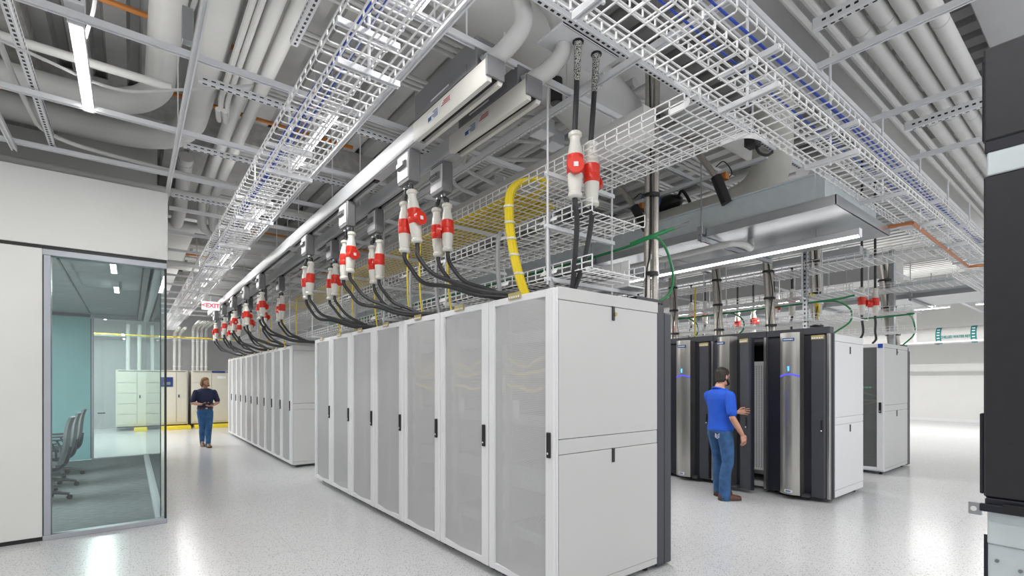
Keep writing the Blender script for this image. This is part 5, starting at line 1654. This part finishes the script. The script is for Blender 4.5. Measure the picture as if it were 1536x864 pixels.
def person(name, loc, heading, label, J, mats, hgt=1.79, look=None, beard=None, long_hair=False, tablet=False):
    """local frame: x to the person's right, y forward, z up; J holds the joints in metres for a 1.79 m body"""
    t = thing(name, loc, label, 'person')
    S = hgt / 1.79
    # world transform applied to every local point
    X = Matrix.Translation(loc) @ Matrix.Rotation(heading, 4, 'Z') @ Matrix.Scale(S, 4)
    lean = J.get('lean', (0, 0))
    def torso(mb, g, z0, z1, neck):
        prof = [(.86, .155, .105, .0), (.93, .170, .125, -.005), (1.00, .165, .120, .005), (1.08, .160, .118, .014), (1.18, .165, .122, .010), (1.28, .182, .125, .0), (1.36, .195, .122, -.008), (1.43, .190, .105, -.015), (1.475, .150, .082, -.018), (1.505, .085, .065, -.012), (1.53, .062, .060, -.006)]
        b = J.get('belly', 0)
        rings = []
        for z, rx, ry, oy in prof:
            if z < z0 - .001 or z > z1 + .001: continue
            bb = b * max(0, 1 - abs(z - 1.06) / .2)
            k_ = (z - .9)
            gg = g if z < 1.49 else g * .5
            rings.append(ell((lean[0] * k_, lean[1] * k_ + oy + bb * .5, z), rx + gg + bb * .4, ry + gg + bb, 0))
        mb.loft(rings)
    nk = J['neck']; hc = J['head']
    body = MB()
    torso(body, -.012, .86, 1.53, True)
    limb(body, [nk, (nk[0] * .5 + hc[0] * .5, nk[1] * .5 + hc[1] * .5, nk[2] + .07), (hc[0], hc[1] - .01, hc[2] - .03)], [.064, .058, .056])
    ht = head(body, hc, look or (0, 1, 0))
    for sd, key in ((1, 'R'), (-1, 'L')):
        sh, el, wr, hd, pn, th = J['arm' + key]
        limb(body, [sh, ((sh[0] + el[0]) / 2, (sh[1] + el[1]) / 2, (sh[2] + el[2]) / 2), el], [.054, .048, .040])
        limb(body, [el, ((el[0] + wr[0]) / 2, (el[1] + wr[1]) / 2, (el[2] + wr[2]) / 2), wr], [.041, .040, .027])
        hand(body, wr, hd, pn, th, curl=J.get('curl' + key, .3))
        hp, kn, an = J['leg' + key]
        limb(body, [hp, ((hp[0] + kn[0]) / 2, (hp[1] + kn[1]) / 2 + .01, (hp[2] + kn[2]) / 2), kn], [.085, .075, .055])
        limb(body, [kn, ((kn[0] + an[0]) / 2, (kn[1] + an[1]) / 2 - .015, (kn[2] + an[2]) / 2 + .05), an], [.055, .055, .038])
        ft = J['foot' + key]
        body.ellipsoid((an[0] + ft[0] * .07, an[1] + ft[1] * .07, an[2] - .045), .034, .05, .03, 10, 6)
    body.xform(X)
    remesh(body, 'body', M['skin'], t, .0058, 3)
    # jeans
    j = MB()
    torso(j, .008, .86, 1.00, False)
    for key in ('R', 'L'):
        hp, kn, an = J['leg' + key]
        lo = (an[0], an[1], an[2] - .05)
        limb(j, [hp, ((hp[0] + kn[0]) / 2, (hp[1] + kn[1]) / 2 + .01, (hp[2] + kn[2]) / 2), kn], [.104, .094, .076])
        limb(j, [kn, ((kn[0] + an[0]) / 2, (kn[1] + an[1]) / 2 - .015, (kn[2] + an[2]) / 2 + .05), lo], [.076, .074, J.get('hem', .066)])
    j.ellipsoid((0, -.03, .93), .165, .12, .10, 14, 8)
    j.xform(X)
    remesh(j, 'jeans', M[mats['jean']], t, .011, 4)
    # shirt with sleeves and collar
    sh_ = MB()
    torso(sh_, .014, .93 if not tablet else 1.0, 1.505, False)
    for key in ('R', 'L'):
        s0, el, wr = J['arm' + key][:3]
        e2 = tuple(s0[i] + (el[i] - s0[i]) * .80 for i in range(3))
        limb(sh_, [s0, tuple((s0[i] + e2[i]) / 2 for i in range(3)), e2], [.070, .070, .068])
    sh_.xform(X)
    s1 = remesh(sh_, mats['shirt_name'], M[mats['shirt']], t, .0115, 4)
    col = MB()
    nx_, ny_, nz_ = nk[0], nk[1], nk[2]
    P = [(nx_ + .074 * math.cos(a), ny_ - .002 + .072 * math.sin(a), nz_ - .004 - .022 * math.sin(a)) for a in [2 * PI * i / 18 for i in range(18)]]
    col.tube(P, .013, 8, closed=True)
    for q in (-1, 1):
        col.loft([[(nx_ + q * .012, ny_ + .074, nz_ - .022), (nx_ + q * .06, ny_ + .045, nz_ - .006), (nx_ + q * .062, ny_ + .052, nz_ - .016)], [(nx_ + q * .05, ny_ + .090, nz_ - .075), (nx_ + q * .053, ny_ + .088, nz_ - .070), (nx_ + q * .054, ny_ + .092, nz_ - .076)]])
    col.xform(X)
    col.build('collar', M[mats['shirt']], s1)
    # belt
    bl = MB()
    pr = [(.975, .0), (1.015, .0)]
    k_ = .09
    bl.loft([ell((lean[0] * k_, lean[1] * k_, z), .182, .138, 0, 24) for z in (.972, .978, 1.008, 1.014)])
    if tablet:
        bl.xform(X); b_ = bl.build('belt', M['leather'], t)
        MB().cbox(-.025, .025, .135, .148, .972, 1.012, .003).xform(X).build('buckle', M['galv'], b_)
    # hair: shell over the skull, beard strip
    f = Vector(look or (0, 1, 0)).normalized()
    r = Vector((f.y, -f.x, 0)).normalized()
    up = r.cross(f).normalized()
    c = Vector(hc)
    def pt(x, y, z): return c + r * x + f * y + up * z
    hr = MB()
    hprof = [(-.075, .058, .060, -.045), (-.045, .074, .075, -.032), (0, .081, .086, -.022), (.035, .085, .098, -.012), (.070, .083, .102, -.008), (.100, .069, .084, -.010), (.122, .042, .050, -.014), (.132, .010, .012, -.016)]
    hr.loft([[pt(rx * math.cos(a), oy + ry * math.sin(a), z) for a in [2 * PI * j_ / 18 for j_ in range(18)]] for z, rx, ry, oy in hprof])
    if long_hair:
        for q in (-1, 1):
            limb(hr, [pt(q * .07, -.01, .06), pt(q * .088, -.012, .0), pt(q * .090, -.015, -.06), pt(q * .078, -.02, -.115)], [.020, .024, .026, .014])
        limb(hr, [pt(0, -.09, .03), pt(0, -.10, -.05), pt(0, -.085, -.13)], [.05, .06, .03])
    hr.xform(X)
    remesh(hr, 'hair', M[mats['hair']], t, .008, 3)
    if beard:
        b = MB()
        P = [pt(q * .070, .01 - .0, -.045) if abs(q) == 1 else pt(q * .066, .055 + .035 * (1 - abs(q)) , -.088 - .012 * (1 - abs(q))) for q in (-1, -.7, -.35, 0, .35, .7, 1)]
        limb(b, P, [.014, .020, .024, .026, .024, .020, .014])
        limb(b, [pt(-.03, .088, -.045), pt(0, .098, -.043), pt(.03, .088, -.045)], [.007, .008, .007])
        for q in (-1, 1): limb(b, [pt(q * .076, .012, .01), pt(q * .073, .014, -.02), pt(q * .070, .02, -.055)], [.010, .012, .014])
        b.xform(X)
        remesh(b, 'beard', M[mats['hair']], t, .006, 2)
    for q in (-1, 1):
        e = MB().ellipsoid(pt(q * .031, .079, .008), .011, .010, .007, 8, 6).xform(X).build('eye', M['eye'], t)
        MB().ellipsoid(pt(q * .031, .0875, .008), .005, .003, .005, 8, 4).xform(X).build('iris', M['hair_dark'], e)
    for key in ('R', 'L'):
        an = J['leg' + key][2]; ft = Vector((*J['foot' + key], 0))
        hd_ = Vector((an[0], an[1], 0)) - ft.normalized() * .07
        wp = X @ Vector((hd_.x, hd_.y, an[2] - .085))
        dw = Matrix.Rotation(heading, 3, 'Z') @ ft
        o = shoe(t, wp, dw, mats['shoe'], L=.30 * S, pitch=J.get('pitch' + key, 0))
    return t, X

# the man in blue: faces +X, left hand on the open door, right arm hanging
Jb = dict(neck=(0, -.012, 1.50), head=(0.01, .035, 1.665), belly=.035, lean=(0, .02), hem=.078,
          armR=((.205, -.01, 1.405), (.275, -.04, 1.125), (.285, .115, .895), (.05, .25, -1), (-1, 0, -.1), (.05, 1, .2)),
          armL=((-.205, -.01, 1.405), (-.24, .13, 1.15), (-.10, .40, 1.165), (.35, 1, .05), (1, -.3, -.2), (.1, 0, 1)),
          legR=((.095, 0, .90), (.115, .035, .50), (.125, -.03, .09)), legL=((-.095, 0, .90), (-.11, .08, .50), (-.12, .10, .09)),
          footR=(.25, 1), footL=(-.12, 1), curlR=.35, curlL=.12)
mb_, Xb = person('person', (6.36, 3.50, 0), -PI / 2 - .35, 'man in a royal blue polo shirt and jeans reaching to the open black door', Jb,
       dict(jean='jean', shirt='polo_blue', shirt_name='polo_shirt', hair='hair_dark', shoe='leather'), hgt=1.79, look=(-.15, 1, -.05), beard=True)
# stitched pale mark on his back pocket
t_ = MB()
for q in (0, 1, 2):
    t_.tube(curve([(.06 + .0, -.128, .90 - .02 * q), (.10, -.133, .875 - .02 * q), (.14, -.125, .90 - .02 * q)], 4), .003, 5)
t_.xform(Xb).build('pocket_stitching', M['label'], mb_)

# the walker with a tablet
Jw = dict(neck=(0, -.012, 1.50), head=(0, .02, 1.665), lean=(0, .0), hem=.058,
          armR=((.205, -.01, 1.405), (.285, .0, 1.13), (.12, .23, 1.10), (-1, .25, .1), (0, -.3, 1), (0, 1, .3)),
          armL=((-.205, -.01, 1.405), (-.295, .0, 1.13), (-.10, .24, 1.06), (1, .35, .0), (0, -.3, 1), (0, 1, .3)),
          legR=((.085, 0, .90), (.065, .02, .50), (.030, -.16, .15)), legL=((-.085, 0, .90), (-.055, .14, .51), (-.020, .20, .09)),
          footR=(.05, 1), footL=(0, 1), curlR=.30, curlL=.30, pitchR=.35)
mw_, Xw = person('person', (1.45, 14.05, 0), PI + .12, 'man in a navy polo shirt and jeans walking with a dark tablet', Jw,
       dict(jean='jean_light', shirt='polo_navy', shirt_name='polo_shirt', hair='hair_brown', shoe='leather_tan'), hgt=1.70, look=(-.55, 1, .08), beard=True, long_hair=True, tablet=True)
tb = thing('tablet_computer', tuple(Xw @ Vector((0, .30, 1.10))), 'dark tablet held by the walking man', 'tablet')
R_ = Matrix.Translation((0, .30, 1.105)) @ Matrix.Rotation(.35, 4, 'X')
MB().cbox(-.125, .125, -.085, .085, -.005, .005, .004).xform(Xw @ R_).build('case', M['black'], tb)
MB().box(-.11, .11, -.072, .072, .005, .0065).xform(Xw @ R_).build('screen', M['screen_blue'], tb)
